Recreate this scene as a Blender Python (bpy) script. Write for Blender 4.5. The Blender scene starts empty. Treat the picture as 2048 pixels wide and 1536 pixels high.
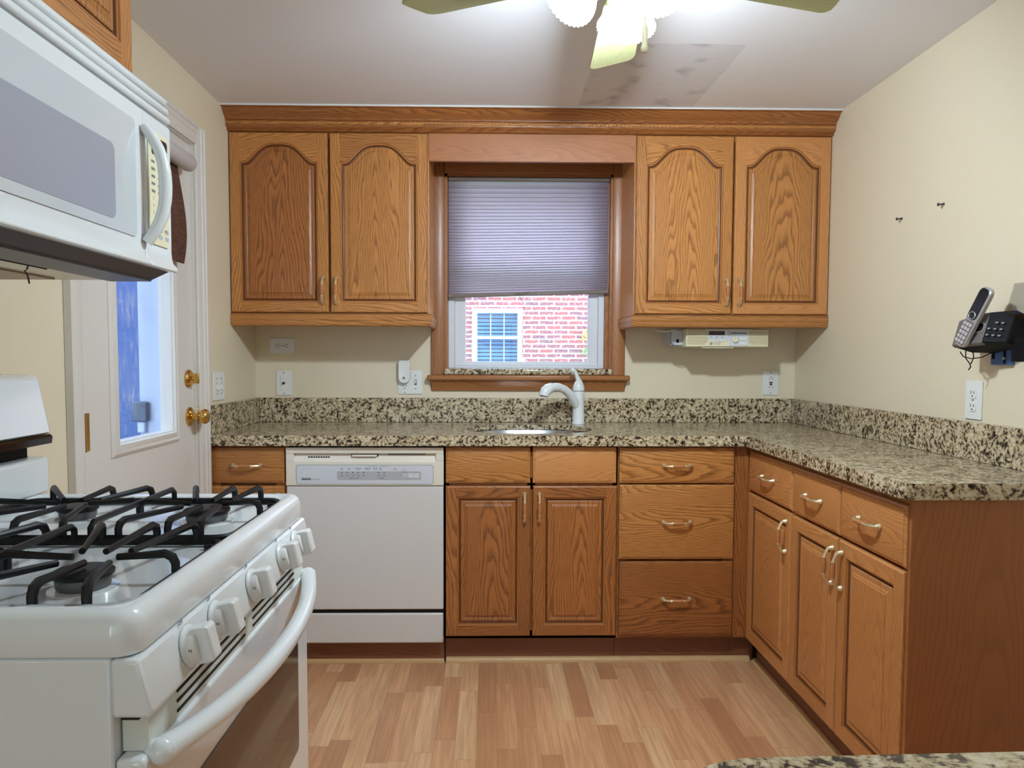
import bpy, math, random
from mathutils import Vector, Matrix
from mathutils.geometry import tessellate_polygon
random.seed(7)
PI = math.pi
S = bpy.context.scene
COL = S.collection

# ------------------------------------------------------------------ camera, world, lights, exposure
def lin(c):
    return tuple(((v / 255) / 12.92 if v / 255 <= .04045 else ((v / 255 + .055) / 1.055) ** 2.4) for v in c)

cam = bpy.data.cameras.new('camera'); co = bpy.data.objects.new('camera', cam); COL.objects.link(co)
cam.sensor_fit = 'HORIZONTAL'; cam.sensor_width = 36
cam.lens = 36 * 1463.33 / 2048
cam.shift_x = 21.28 / 2048; cam.shift_y = 27.58 / 2048
cam.clip_start = .02; cam.clip_end = 100
yaw, pitch, roll = .0184, .0528, .0031
co.matrix_world = Matrix.Translation((0, 0, 1.2077)) @ Matrix.Rotation(-yaw, 4, 'Z') @ Matrix.Rotation(PI / 2 - pitch, 4, 'X') @ Matrix.Rotation(roll, 4, 'Z')
S.camera = co

S.view_settings.view_transform = 'Standard'; S.view_settings.look = 'None'
S.view_settings.gamma = 1; S.view_settings.use_curve_mapping = False
S.view_settings.exposure = 0.7

W = bpy.data.worlds.new('sky'); S.world = W; W.use_nodes = True
bg = W.node_tree.nodes['Background']
bg.inputs[0].default_value = (.60, .78, 1.0, 1); bg.inputs[1].default_value = 3.3

def area(name, loc, rot, sx, sy, power, color):
    L = bpy.data.lights.new(name, 'AREA'); L.shape = 'RECTANGLE'; L.size = sx; L.size_y = sy
    L.energy = power; L.color = color
    o = bpy.data.objects.new(name, L); COL.objects.link(o); o.location = loc; o.rotation_euler = rot
    return o
# unseen area light added behind the camera as soft general fill
area('rear_fill_light', (.2, -2.25, 1.35), (PI / 2, 0, 0), 2.2, 1.5, 4.5, (.66, .86, 1.0))
# added bluish fill from behind left, aimed across at the right wall
area('left_fill_light', (-1.0, -1.9, 1.0), (0, -PI / 2, 0), 1.1, .9, 16, (.58, .80, 1.0))

XL, XR, YB, ZC = -1.0749, 1.4408, 3.414, 2.2265

# ------------------------------------------------------------------ materials
def N(nt, t, **kw):
    n = nt.nodes.new(t)
    for k, v in kw.items():
        if k == 'ins':
            for a, b in v.items():
                if hasattr(b, 'is_linked'): nt.links.new(b, n.inputs[a])
                else: n.inputs[a].default_value = b
        else: setattr(n, k, v)
    return n
def M(nt, op, a, b=0., c=0.):
    return N(nt, 'ShaderNodeMath', operation=op, ins={0: a, 1: b, 2: c}).outputs[0]
def mixc(nt, f, a, b, mode='MIX'):
    n = N(nt, 'ShaderNodeMix', data_type='RGBA', blend_type=mode)
    for i, v in ((0, f), (6, a), (7, b)):
        if hasattr(v, 'is_linked'): nt.links.new(v, n.inputs[i])
        else: n.inputs[i].default_value = v if i == 0 else (*v[:3], 1)
    return n.outputs[2]
def ramp(nt, f, stops):
    n = N(nt, 'ShaderNodeValToRGB', ins={0: f}); e = n.color_ramp.elements
    while len(e) > 1: e.remove(e[-1])
    for i, (p, c) in enumerate(stops):
        q = e[0] if i == 0 else e.new(p)
        q.position = p; q.color = (*c, 1) if len(c) == 3 else c
    return n.outputs[0]
def base(name):
    m = bpy.data.materials.new(name); m.use_nodes = True
    nt = m.node_tree; b = nt.nodes['Principled BSDF']
    return m, nt, b
def plain(name, rgb, rough=.5, metal=0., spec=.5, bump=None, coat=0., emit=None):
    m, nt, b = base(name)
    b.inputs['Base Color'].default_value = (*lin(rgb), 1)
    b.inputs['Roughness'].default_value = rough; b.inputs['Metallic'].default_value = metal
    b.inputs['Specular IOR Level'].default_value = spec; b.inputs['Coat Weight'].default_value = coat
    if emit: b.inputs['Emission Color'].default_value = (*lin(rgb), 1); b.inputs['Emission Strength'].default_value = emit
    if bump:
        tc = N(nt, 'ShaderNodeTexCoord').outputs['Object']
        n = N(nt, 'ShaderNodeTexNoise', ins={'Vector': tc, 'Scale': bump[0], 'Detail': 3.}).outputs[0]
        bp = N(nt, 'ShaderNodeBump', ins={'Strength': bump[1], 'Distance': .002, 'Height': n})
        nt.links.new(bp.outputs[0], b.inputs['Normal'])
    return m
def vec(nt, x, y, z):
    return N(nt, 'ShaderNodeCombineXYZ', ins={0: x, 1: y, 2: z}).outputs[0]

def oak(name, light, dark, deep, pitchmm=8.5, contrast=1., rough=.34, tonevar=.5):
    m, nt, b = base(name)
    uv = N(nt, 'ShaderNodeUVMap', uv_map='UVMap').outputs[0]
    sp = N(nt, 'ShaderNodeSeparateXYZ', ins={0: uv}); u, v = sp.outputs[0], sp.outputs[1]
    bd = N(nt, 'ShaderNodeAttribute', attribute_name='board').outputs['Fac']
    n1 = N(nt, 'ShaderNodeTexNoise', ins={'Vector': vec(nt, M(nt, 'MULTIPLY', u, 7), M(nt, 'MULTIPLY', v, 1.3), M(nt, 'MULTIPLY', bd, 13.7)), 'Scale': 1., 'Detail': 2.}).outputs[0]
    n2 = N(nt, 'ShaderNodeTexNoise', ins={'Vector': vec(nt, M(nt, 'MULTIPLY', u, 45), M(nt, 'MULTIPLY', v, 7), M(nt, 'MULTIPLY', bd, 3.1)), 'Scale': 1., 'Detail': 2.}).outputs[0]
    us = M(nt, 'ADD', u, M(nt, 'MULTIPLY', M(nt, 'SUBTRACT', n1, .5), .17))
    r = M(nt, 'SQRT', M(nt, 'ADD', M(nt, 'MULTIPLY', us, us), .0009))
    f = M(nt, 'ADD', M(nt, 'ADD', r, M(nt, 'MULTIPLY', v, .085)), M(nt, 'MULTIPLY', n2, .011))
    fr = M(nt, 'FRACT', M(nt, 'MULTIPLY', f, 1000. / pitchmm))
    ring = ramp(nt, fr, [(0, (1, 1, 1)), (.16, (.75, .75, .75)), (.42, (.18, .18, .18)), (.8, (0, 0, 0)), (.96, (.25, .25, .25)), (1, (1, 1, 1))])
    pn = N(nt, 'ShaderNodeTexNoise', ins={'Vector': vec(nt, M(nt, 'MULTIPLY', u, 520), M(nt, 'MULTIPLY', v, 16), bd), 'Scale': 1., 'Detail': 2.}).outputs[0]
    pore = ramp(nt, pn, [(.45, (1, 1, 1)), (.62, (0, 0, 0))])
    wn = N(nt, 'ShaderNodeTexWhiteNoise', noise_dimensions='1D', ins={'W': bd}).outputs[0]
    big = N(nt, 'ShaderNodeTexNoise', ins={'Vector': vec(nt, M(nt, 'MULTIPLY', u, 9), M(nt, 'MULTIPLY', v, 1.5), M(nt, 'MULTIPLY', bd, 5.3)), 'Scale': 1., 'Detail': 1.}).outputs[0]
    tone = M(nt, 'MULTIPLY', M(nt, 'ADD', M(nt, 'MULTIPLY', wn, .75), M(nt, 'MULTIPLY', big, .35)), tonevar)
    lt = mixc(nt, tone, lin(light), lin(dark))
    dk = mixc(nt, tone, lin(dark), lin(deep))
    k = M(nt, 'MULTIPLY', M(nt, 'MULTIPLY', ring, M(nt, 'ADD', M(nt, 'MULTIPLY', pn, 1.1), .3)), contrast)
    k = N(nt, 'ShaderNodeClamp', ins={0: k}).outputs[0]
    c = mixc(nt, k, lt, dk)
    c = mixc(nt, M(nt, 'MULTIPLY', M(nt, 'SUBTRACT', 1., pore), .22 * contrast), c, lin(deep))
    nt.links.new(c, b.inputs['Base Color'])
    b.inputs['Roughness'].default_value = rough
    bp = N(nt, 'ShaderNodeBump', ins={'Strength': .12, 'Distance': .001, 'Height': M(nt, 'SUBTRACT', 1., k)})
    nt.links.new(bp.outputs[0], b.inputs['Normal'])
    return m

OAK = oak('oak', (208, 142, 76), (142, 88, 40), (78, 44, 18), contrast=1.)
OAKD = oak('oak_darker', (188, 118, 60), (122, 72, 34), (70, 38, 18), contrast=1.)
OAKR = oak('oak_fine_grain', (216, 150, 88), (168, 108, 58), (104, 62, 32), pitchmm=7, contrast=.6)
OAKE = oak('oak_molded_edge', (176, 114, 58), (130, 80, 38), (84, 48, 22), contrast=.25, tonevar=.3)
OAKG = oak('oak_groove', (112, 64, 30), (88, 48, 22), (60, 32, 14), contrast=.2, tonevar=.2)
VENEER = oak('wood_veneer', (178, 117, 74), (142, 88, 52), (110, 66, 38), contrast=.55, rough=.45, tonevar=.3)
ENDVEN = oak('wood_veneer_panel', (172, 108, 60), (142, 88, 48), (106, 64, 36), pitchmm=16, contrast=.5, rough=.42, tonevar=.4)
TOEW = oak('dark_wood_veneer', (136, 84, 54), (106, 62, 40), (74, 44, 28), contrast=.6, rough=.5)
MAPLE = oak('pale_molding', (206, 168, 118), (182, 140, 92), (150, 108, 66), contrast=.35, rough=.4)
TRIMW = oak('window_trim_wood', (176, 116, 66), (132, 80, 42), (92, 52, 26), contrast=.7)

def granite():
    m, nt, b = base('granite')
    tc = N(nt, 'ShaderNodeTexCoord').outputs['Object']
    wp = N(nt, 'ShaderNodeTexNoise', ins={'Vector': tc, 'Scale': 9., 'Detail': 2.})
    v = N(nt, 'ShaderNodeMix', data_type='VECTOR', ins={0: .06, 4: tc, 5: wp.outputs['Color']}).outputs[1]
    a = N(nt, 'ShaderNodeTexNoise', ins={'Vector': v, 'Scale': 105., 'Detail': 4., 'Roughness': .62}).outputs[0]
    c2 = N(nt, 'ShaderNodeTexNoise', ins={'Vector': v, 'Scale': 34., 'Detail': 3.}).outputs[0]
    s = M(nt, 'ADD', M(nt, 'MULTIPLY', a, .72), M(nt, 'MULTIPLY', c2, .28))
    c = ramp(nt, s, [(.38, lin((24, 20, 20))), (.435, lin((62, 50, 42))), (.46, lin((124, 102, 76))), (.495, lin((178, 160, 126))), (.56, lin((200, 184, 152))), (.66, lin((222, 212, 190)))])
    vo = N(nt, 'ShaderNodeTexVoronoi', ins={'Vector': v, 'Scale': 120.})
    sp = ramp(nt, vo.outputs['Distance'], [(.10, (1, 1, 1)), (.3, (0, 0, 0))])
    sel = M(nt, 'GREATER_THAN', N(nt, 'ShaderNodeSeparateColor', ins={0: vo.outputs['Color']}).outputs[0], .72)
    c = mixc(nt, M(nt, 'MULTIPLY', sp, sel), c, lin((48, 30, 28)))
    nt.links.new(c, b.inputs['Base Color'])
    b.inputs['Roughness'].default_value = .16
    return m
GRAN = granite()

def floor_mat():
    m, nt, b = base('laminate_floor')
    tc = N(nt, 'ShaderNodeTexCoord').outputs['Object']
    sp = N(nt, 'ShaderNodeSeparateXYZ', ins={0: tc}); x, y = sp.outputs[0], sp.outputs[1]
    sx = M(nt, 'DIVIDE', M(nt, 'ADD', x, 10), .066); ix = M(nt, 'FLOOR', sx)
    w1 = N(nt, 'ShaderNodeTexWhiteNoise', noise_dimensions='1D', ins={'W': ix}).outputs[0]
    sy = M(nt, 'ADD', M(nt, 'DIVIDE', M(nt, 'ADD', y, 10), .46), M(nt, 'MULTIPLY', w1, 7.3)); iy = M(nt, 'FLOOR', sy)
    wn = N(nt, 'ShaderNodeTexWhiteNoise', noise_dimensions='2D', ins={'Vector': vec(nt, ix, iy, 0.)}).outputs[0]
    g = N(nt, 'ShaderNodeTexNoise', ins={'Vector': vec(nt, M(nt, 'MULTIPLY', x, 95), M(nt, 'MULTIPLY', y, 4), M(nt, 'MULTIPLY', wn, 30)), 'Scale': 1., 'Detail': 4.}).outputs[0]
    g2 = N(nt, 'ShaderNodeTexNoise', ins={'Vector': vec(nt, M(nt, 'MULTIPLY', x, 20), M(nt, 'MULTIPLY', y, 3), M(nt, 'MULTIPLY', wn, 9)), 'Scale': 1., 'Detail': 2.}).outputs[0]
    c = ramp(nt, wn, [(0, lin((184, 132, 94))), (.35, lin((206, 154, 112))), (.65, lin((218, 168, 124))), (1, lin((228, 186, 142)))])
    c = mixc(nt, M(nt, 'MULTIPLY', ramp(nt, g, [(.4, (1, 1, 1)), (.62, (0, 0, 0))]), .35), c, lin((150, 100, 66)))
    c = mixc(nt, M(nt, 'MULTIPLY', ramp(nt, g2, [(.35, (1, 1, 1)), (.6, (0, 0, 0))]), .25), c, lin((166, 116, 80)))
    fx = M(nt, 'FRACT', sx); fy = M(nt, 'FRACT', sy)
    ln = M(nt, 'MAXIMUM', M(nt, 'LESS_THAN', fx, .018), M(nt, 'LESS_THAN', fy, .004))
    c = mixc(nt, M(nt, 'MULTIPLY', ln, .45), c, lin((110, 72, 48)))
    # scattered specks and scuffs of wear
    vo = N(nt, 'ShaderNodeTexVoronoi', ins={'Vector': vec(nt, x, M(nt, 'MULTIPLY', y, .8), 0.), 'Scale': 11.})
    sel = M(nt, 'GREATER_THAN', N(nt, 'ShaderNodeSeparateColor', ins={0: vo.outputs['Color']}).outputs[1], .72)
    c = mixc(nt, M(nt, 'MULTIPLY', M(nt, 'LESS_THAN', vo.outputs['Distance'], .035), sel), c, lin((92, 60, 44)))
    nt.links.new(c, b.inputs['Base Color']); b.inputs['Roughness'].default_value = .38
    return m
FLOOR = floor_mat()

def ceiling_mat():
    m, nt, b = base('ceiling_paint')
    tc = N(nt, 'ShaderNodeTexCoord').outputs['Object']
    sp = N(nt, 'ShaderNodeSeparateXYZ', ins={0: tc}); x, y = sp.outputs[0], sp.outputs[1]
    n = N(nt, 'ShaderNodeTexNoise', ins={'Vector': tc, 'Scale': 7., 'Detail': 5.}).outputs[0]
    # repaired patch with a slanted side and grey smudges
    xe = M(nt, 'ADD', x, M(nt, 'MULTIPLY', M(nt, 'SUBTRACT', n, .5), .012))
    edge = M(nt, 'SUBTRACT', 1.02, M(nt, 'MULTIPLY', M(nt, 'MAXIMUM', M(nt, 'SUBTRACT', y, 2.52), 0.), .17))
    edge = M(nt, 'MINIMUM', edge, .835)
    edge = M(nt, 'SUBTRACT', .835, M(nt, 'MULTIPLY', M(nt, 'MAXIMUM', M(nt, 'SUBTRACT', y, 2.55), 0.), .02))
    inx = M(nt, 'MULTIPLY', M(nt, 'GREATER_THAN', xe, .36), M(nt, 'LESS_THAN', xe, edge))
    iny = M(nt, 'GREATER_THAN', M(nt, 'ADD', y, M(nt, 'MULTIPLY', M(nt, 'SUBTRACT', n, .5), .02)), 2.41)
    patch = M(nt, 'MULTIPLY', inx, iny)
    c = mixc(nt, M(nt, 'MULTIPLY', patch, .30), lin((232, 231, 233)), lin((184, 179, 178)))
    sm = ramp(nt, N(nt, 'ShaderNodeTexNoise', ins={'Vector': tc, 'Scale': 9., 'Detail': 2.}).outputs[0], [(.56, (0, 0, 0)), (.74, (1, 1, 1))])
    c = mixc(nt, M(nt, 'MULTIPLY', M(nt, 'MULTIPLY', sm, patch), .5), c, lin((120, 116, 116)))
    nt.links.new(c, b.inputs['Base Color']); b.inputs['Roughness'].default_value = .55
    return m
CEIL = ceiling_mat()

def wall_mat(name, rgb):
    return plain(name, rgb, .55, bump=(160., .08))
WALLP = wall_mat('cream_wall_paint', (226, 213, 186))
WHITE = plain('white_enamel', (226, 230, 231), .16, coat=.4)
WHITE2 = plain('white_plastic', (224, 225, 224), .32)
DOORP = plain('white_door_paint', (218, 213, 206), .4)
DWP = plain('bisque_enamel', (214, 211, 208), .3)
DWT = plain('bisque_plastic', (226, 219, 204), .35)
PANELGREY = plain('pale_grey_panel', (208, 212, 218), .35)
PANELG2 = plain('grey_panel_band', (176, 179, 183), .4)
INK = plain('dark_print', (40, 40, 44), .6)
INKG = plain('grey_print', (120, 122, 126), .6)
RED = plain('red_print', (190, 60, 50), .5)
BLACK = plain('black_iron', (13, 13, 15), .45, spec=.28)
BLACKP = plain('black_plastic', (12, 12, 14), .65, spec=.15)
DGAP = plain('dark_gap', (14, 12, 12), .8)
GREYM = plain('grey_painted_metal', (74, 73, 76), .42, .3)
ALU = plain('burner_aluminium', (168, 168, 170), .4, .8)
BURB = plain('burner_base', (104, 104, 106), .45, .5)
STEEL = plain('stainless_steel', (186, 188, 192), .24, 1.)
BRASS = plain('polished_brass', (214, 172, 92), .2, 1.)
BRASSP = plain('pale_brass', (226, 208, 168), .3, .75)
GRIP = plain('handle_wood', (178, 116, 70), .35)
CREAM = plain('cream_plastic', (232, 222, 190), .45)
CREAM2 = plain('cream_panel', (228, 222, 190), .5)
VINYL = plain('white_vinyl', (222, 224, 230), .35)
OUTLET = plain('outlet_plastic', (230, 230, 226), .35)
SILVER = plain('silver_plastic', (172, 168, 166), .35, .3)
TAUPE = plain('taupe_plastic', (118, 108, 106), .4, .2)
BLUEP = plain('blue_wallplate', (70, 104, 160), .4)
MESHF = plain('filter_mesh', (150, 128, 108), .4, .6)
WARMPLATE = plain('hood_plate', (206, 196, 172), .3, .2)
BLADE = oak('bleached_fan_blade', (186, 188, 140), (162, 163, 114), (140, 140, 94), pitchmm=9, contrast=.5, rough=.45, tonevar=.2)
FANW = plain('fan_enamel', (232, 230, 216), .35)
MWIN = plain('microwave_window', (158, 160, 172), .22, spec=.5)
MWIN2 = plain('microwave_bezel', (202, 208, 212), .12, coat=.5)
LEDD = plain('dark_display', (52, 22, 30), .15)
BLACKGL = plain('black_glass', (22, 20, 22), .08)
BRICKW = None

def oven_glass():
    m, nt, b = base('oven_glass')
    b.inputs['Base Color'].default_value = (*lin((62, 56, 50)), 1); b.inputs['Roughness'].default_value = .05
    b.inputs['Specular IOR Level'].default_value = .9
    return m
OVENG = oven_glass()

def thin_glass(name, tint=(1, 1, 1), refl=.06, dirt=False):
    m = bpy.data.materials.new(name); m.use_nodes = True; nt = m.node_tree
    nt.nodes.remove(nt.nodes['Principled BSDF']); out = nt.nodes['Material Output']
    t = N(nt, 'ShaderNodeBsdfTransparent', ins={0: (*tint, 1)}).outputs[0]
    g = N(nt, 'ShaderNodeBsdfGlossy', ins={1: .02}).outputs[0]
    s = N(nt, 'ShaderNodeMixShader', ins={0: refl, 1: t, 2: g}).outputs[0]
    if dirt:
        tc = N(nt, 'ShaderNodeTexCoord').outputs['Object']
        sp = N(nt, 'ShaderNodeSeparateXYZ', ins={0: tc})
        vv = vec(nt, M(nt, 'MULTIPLY', sp.outputs[1], 34), M(nt, 'MULTIPLY', sp.outputs[2], 9), 0.)
        n = N(nt, 'ShaderNodeTexNoise', ins={'Vector': vv, 'Scale': 1., 'Detail': 6., 'Roughness': .7}).outputs[0]
        f = ramp(nt, n, [(.5, (0, 0, 0)), (.75, (1, 1, 1))])
        d = N(nt, 'ShaderNodeBsdfDiffuse', ins={0: (.8, .85, .9, 1)}).outputs[0]
        s = N(nt, 'ShaderNodeMixShader', ins={0: M(nt, 'MULTIPLY', f, .5), 1: s, 2: d}).outputs[0]
    nt.links.new(s, out.inputs[0]); return m
GLASS = thin_glass('window_glass')
GLASSD = thin_glass('streaked_glass', dirt=True)
ACRYL = thin_glass('clear_acrylic', (.9, .9, .88), .05)

def fabric(name, rgb, trans, w):
    m = bpy.data.materials.new(name); m.use_nodes = True; nt = m.node_tree
    nt.nodes.remove(nt.nodes['Principled BSDF']); out = nt.nodes['Material Output']
    tc = N(nt, 'ShaderNodeTexCoord').outputs['Object']
    n = N(nt, 'ShaderNodeTexNoise', ins={'Vector': tc, 'Scale': 220., 'Detail': 2.}).outputs[0]
    c = mixc(nt, M(nt, 'MULTIPLY', n, .35), lin(rgb), lin(tuple(int(v * .6) for v in rgb)))
    d = N(nt, 'ShaderNodeBsdfDiffuse', ins={0: c}).outputs[0]
    t = N(nt, 'ShaderNodeBsdfTranslucent', ins={0: (*lin(trans), 1)}).outputs[0]
    s = N(nt, 'ShaderNodeMixShader', ins={0: w, 1: d, 2: t}).outputs[0]
    nt.links.new(s, out.inputs[0]); return m
SHADEF = fabric('pleated_shade_fabric', (150, 134, 128), (232, 224, 236), .72)
SEAM = fabric('shade_seam', (126, 112, 112), (150, 140, 150), .35)
SHADER = plain('shade_rail', (112, 98, 88), .5)

def woven():
    m, nt, b = base('woven_wood')
    tc = N(nt, 'ShaderNodeTexCoord').outputs['Object']
    sp = N(nt, 'ShaderNodeSeparateXYZ', ins={0: tc})
    n = N(nt, 'ShaderNodeTexNoise', ins={'Vector': vec(nt, 0., M(nt, 'MULTIPLY', sp.outputs[1], 20), M(nt, 'MULTIPLY', sp.outputs[2], 320)), 'Scale': 1., 'Detail': 3.}).outputs[0]
    nt.links.new(ramp(nt, n, [(.35, lin((48, 28, 22))), (.6, lin((96, 62, 46))), (.75, lin((128, 92, 68)))]), b.inputs['Base Color'])
    b.inputs['Roughness'].default_value = .7; return m
WOVEN = woven()

def brick():
    m, nt, b = base('brick_wall')
    tc = N(nt, 'ShaderNodeTexCoord').outputs['Object']
    sp = N(nt, 'ShaderNodeSeparateXYZ', ins={0: tc})
    v = vec(nt, sp.outputs[0], sp.outputs[2], 0.)
    bt = N(nt, 'ShaderNodeTexBrick', ins={'Vector': v, 'Scale': 1., 'Mortar Size': .0105, 'Mortar Smooth': .1, 'Bias': 0., 'Brick Width': .213, 'Row Height': .0676,
                                          'Color1': (*lin((196, 104, 100)), 1), 'Color2': (*lin((150, 100, 112)), 1), 'Mortar': (*lin((238, 234, 236)), 1)})
    n = N(nt, 'ShaderNodeTexNoise', ins={'Vector': v, 'Scale': 30., 'Detail': 3.}).outputs[0]
    c = mixc(nt, M(nt, 'MULTIPLY', ramp(nt, n, [(.5, (0, 0, 0)), (.7, (1, 1, 1))]), .5), bt.outputs[0], lin((232, 200, 196)))
    nt.links.new(c, b.inputs['Base Color']); b.inputs['Roughness'].default_value = .85
    return m
BRICK = brick()
LAMPGLASS = None
def lampglass():
    m, nt, b = base('lit_frosted_glass')
    b.inputs['Base Color'].default_value = (*lin((232, 240, 232)), 1); b.inputs['Roughness'].default_value = .3
    tr = N(nt, 'ShaderNodeBsdfTranslucent', ins={0: (.9, .96, .9, 1)}).outputs[0]
    ms = N(nt, 'ShaderNodeMixShader', ins={0: .025, 1: b.outputs[0], 2: tr}).outputs[0]
    b.inputs['Emission Color'].default_value = (.86, 1., .97, 1); b.inputs['Emission Strength'].default_value = .42
    nt.links.new(ms, nt.nodes['Material Output'].inputs[0]); return m
LAMPG = lampglass()
BULB = plain('glowing_bulb', (236, 255, 250), .4, emit=9.)

# ------------------------------------------------------------------ mesh builder
BOARD = [0]
class MB:
    def __init__(s): s.V = []; s.F = []; s.Mi = []; s.UV = []; s.B = []; s.S = []; s.mats = []
    def mi(s, m):
        if m not in s.mats: s.mats.append(m)
        return s.mats.index(m)
    def add(s, V, F, mat, grain='z', T=None, ou=None, smooth=False, board=None):
        V = [Vector(v) for v in V]
        if board is None: BOARD[0] += 1; bd = BOARD[0]
        else: bd = board
        rnd = random.Random(bd * 31 + 5)
        c = sum(V, Vector()) / len(V)
        g = 'xyz'.index(grain)
        o_u = rnd.uniform(-.12, .12) if ou is None else ou + rnd.uniform(-.02, .02)
        o_v = rnd.uniform(-3, 3)
        n0 = len(s.V); k = s.mi(mat)
        for f in F:
            nrm = Vector()
            p = [V[i] for i in f]
            for i in range(len(p)):
                a, b_ = p[i], p[(i + 1) % len(p)]
                nrm += Vector(((a.y - b_.y) * (a.z + b_.z), (a.z - b_.z) * (a.x + b_.x), (a.x - b_.x) * (a.y + b_.y)))
            ax = [i for i in range(3) if i != g]
            ua = ax[0] if abs(nrm[ax[0]]) <= abs(nrm[ax[1]]) else ax[1]
            s.UV.append([(q[ua] - c[ua] + o_u, q[g] - c[g] + o_v) for q in p])
            s.F.append([i + n0 for i in f]); s.Mi.append(k); s.B.append(float(bd)); s.S.append(smooth)
        s.V += [T @ v for v in V] if T else V
        return s
    def box(s, x0, x1, y0, y1, z0, z1, mat, grain='z', T=None, ou=None, board=None):
        V = [(x, y, z) for x in (x0, x1) for y in (y0, y1) for z in (z0, z1)]
        F = [(0, 1, 3, 2), (4, 6, 7, 5), (0, 4, 5, 1), (2, 3, 7, 6), (0, 2, 6, 4), (1, 5, 7, 3)]
        return s.add(V, F, mat, grain, T, ou, board=board)
    def loft(s, loops, mat, grain='z', closed=True, cap0=True, cap1=True, smooth=False, T=None, ou=None, board=None):
        n = len(loops[0]); V = [p for L in loops for p in L]; F = []
        for i in range(len(loops) - 1):
            for j in range(n if closed else n - 1):
                a = i * n + j; b_ = i * n + (j + 1) % n
                F.append((a, b_, b_ + n, a + n))
        if cap0: F.append(tuple(reversed(range(n))))
        if cap1: F.append(tuple(range((len(loops) - 1) * n, len(loops) * n)))
        return s.add(V, F, mat, grain, T, ou, smooth, board)
    def prism(s, poly, axis, a0, a1, mat, grain='z', T=None, smooth=False, ou=None):
        def P(p, a):
            return {'x': (a, p[0], p[1]), 'y': (p[0], a, p[1]), 'z': (p[0], p[1], a)}[axis]
        return s.loft([[P(p, a0) for p in poly], [P(p, a1) for p in poly]], mat, grain, T=T, smooth=smooth, ou=ou)
    def tube(s, path, r, mat, seg=8, T=None, flat=1., up=None, grain='z', closed=False):
        path = [Vector(p) for p in path]; n = len(path); loops = []
        rs = r if isinstance(r, (list, tuple)) else [r] * n
        prev = None
        for i, p in enumerate(path):
            d = (path[(i + 1) % n if closed else min(i + 1, n - 1)] - path[(i - 1) % n if closed else max(i - 1, 0)])
            d = d.normalized() if d.length > 1e-9 else Vector((0, 0, 1))
            if prev is None:
                q = Vector(up) if up else (Vector((0, 0, 1)) if abs(d.z) < .9 else Vector((1, 0, 0)))
            else: q = prev
            a = (q - d * q.dot(d)).normalized(); prev = a; b_ = d.cross(a)
            loops.append([p + (a * math.cos(t) * flat + b_ * math.sin(t)) * rs[i] for t in (2 * PI * j / seg for j in range(seg))])
        if closed: loops.append(loops[0])
        return s.loft(loops, mat, grain, cap0=not closed, cap1=not closed, smooth=True, T=T)
    def lathe(s, prof, o, d, mat, seg=20, T=None, cap0=True, cap1=True, smooth=True, wob=None):
        o = Vector(o); d = Vector(d).normalized()
        a = d.orthogonal().normalized(); b_ = d.cross(a)
        loops = []
        for i, (r, h) in enumerate(prof):
            L = []
            for j in range(seg):
                t = 2 * PI * j / seg
                rr, hh = (r, h) if wob is None else wob(i, t, r, h)
                L.append(o + d * hh + (a * math.cos(t) + b_ * math.sin(t)) * rr)
            loops.append(L)
        return s.loft(loops, mat, cap0=cap0, cap1=cap1, smooth=smooth, T=T)
    def ball(s, c, r, mat, seg=14, T=None):
        rx, ry, rz = r if isinstance(r, (list, tuple)) else (r, r, r); n = 8; loops = []
        for i in range(n + 1):
            ph = PI * (i + .02) / (n + .04); loops.append([(c[0] + rx * math.sin(ph) * math.cos(t), c[1] + ry * math.sin(ph) * math.sin(t), c[2] - rz * math.cos(ph)) for t in (2 * PI * j / seg for j in range(seg))])
        return s.loft(loops, mat, smooth=True, T=T)
    def text(s, txt, size, T, mat, ext=.0002):
        cu = bpy.data.curves.new('t', 'FONT'); cu.body = txt; cu.size = size; cu.extrude = ext; cu.align_x = 'CENTER'; cu.align_y = 'CENTER'; cu.resolution_u = 2
        o = bpy.data.objects.new('t', cu)
        me = o.to_mesh()
        V = [v.co.copy() for v in me.vertices]; F = [tuple(p.vertices) for p in me.polygons]
        o.to_mesh_clear(); bpy.data.objects.remove(o); bpy.data.curves.remove(cu)
        if F: s.add(V, F, mat, T=T)
        return s
    def build(s, name, parent=None, bevel=0., seg=2, loc=None, angle=35):
        me = bpy.data.meshes.new(name)
        off = Vector(loc) if loc is not None else Vector()
        me.from_pydata([v - off for v in s.V], [], s.F)
        for m in s.mats: me.materials.append(m)
        me.polygons.foreach_set('material_index', s.Mi)
        uvl = me.uv_layers.new(name='UVMap')
        uvl.data.foreach_set('uv', [c for f in s.UV for q in f for c in q])
        at = me.attributes.new('board', 'FLOAT', 'FACE'); at.data.foreach_set('value', s.B)
        me.polygons.foreach_set('use_smooth', [True if (x or bevel) else False for x in s.S])
        me.update()
        me.set_sharp_from_angle(angle=math.radians(angle))
        o = bpy.data.objects.new(name, me); COL.objects.link(o)
        o.location = off
        if parent: o.parent = parent
        if bevel:
            b = o.modifiers.new('bevel', 'BEVEL'); b.width = bevel; b.segments = seg; b.limit_method = 'ANGLE'; b.angle_limit = math.radians(40); b.harden_normals = False
        return o

def thing(name, label, cat, loc=(0, 0, 0), rz=0., group=None):
    o = bpy.data.objects.new(name, None); COL.objects.link(o); o.location = loc; o.rotation_euler = (0, 0, rz)
    o.empty_display_size = .05
    return tag(o, label, cat, group)
def tag(o, label, cat, group=None):
    o['label'] = label; o['category'] = cat
    if group: o['group'] = group
    return o
def struct(o, label=None, cat=None):
    o['kind'] = 'structure'
    if label: o['label'] = label
    if cat: o['category'] = cat
    return o
def sempty(name, loc=(0, 0, 0)):
    o = bpy.data.objects.new(name, None); COL.objects.link(o); o.location = loc; return struct(o)

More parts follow.
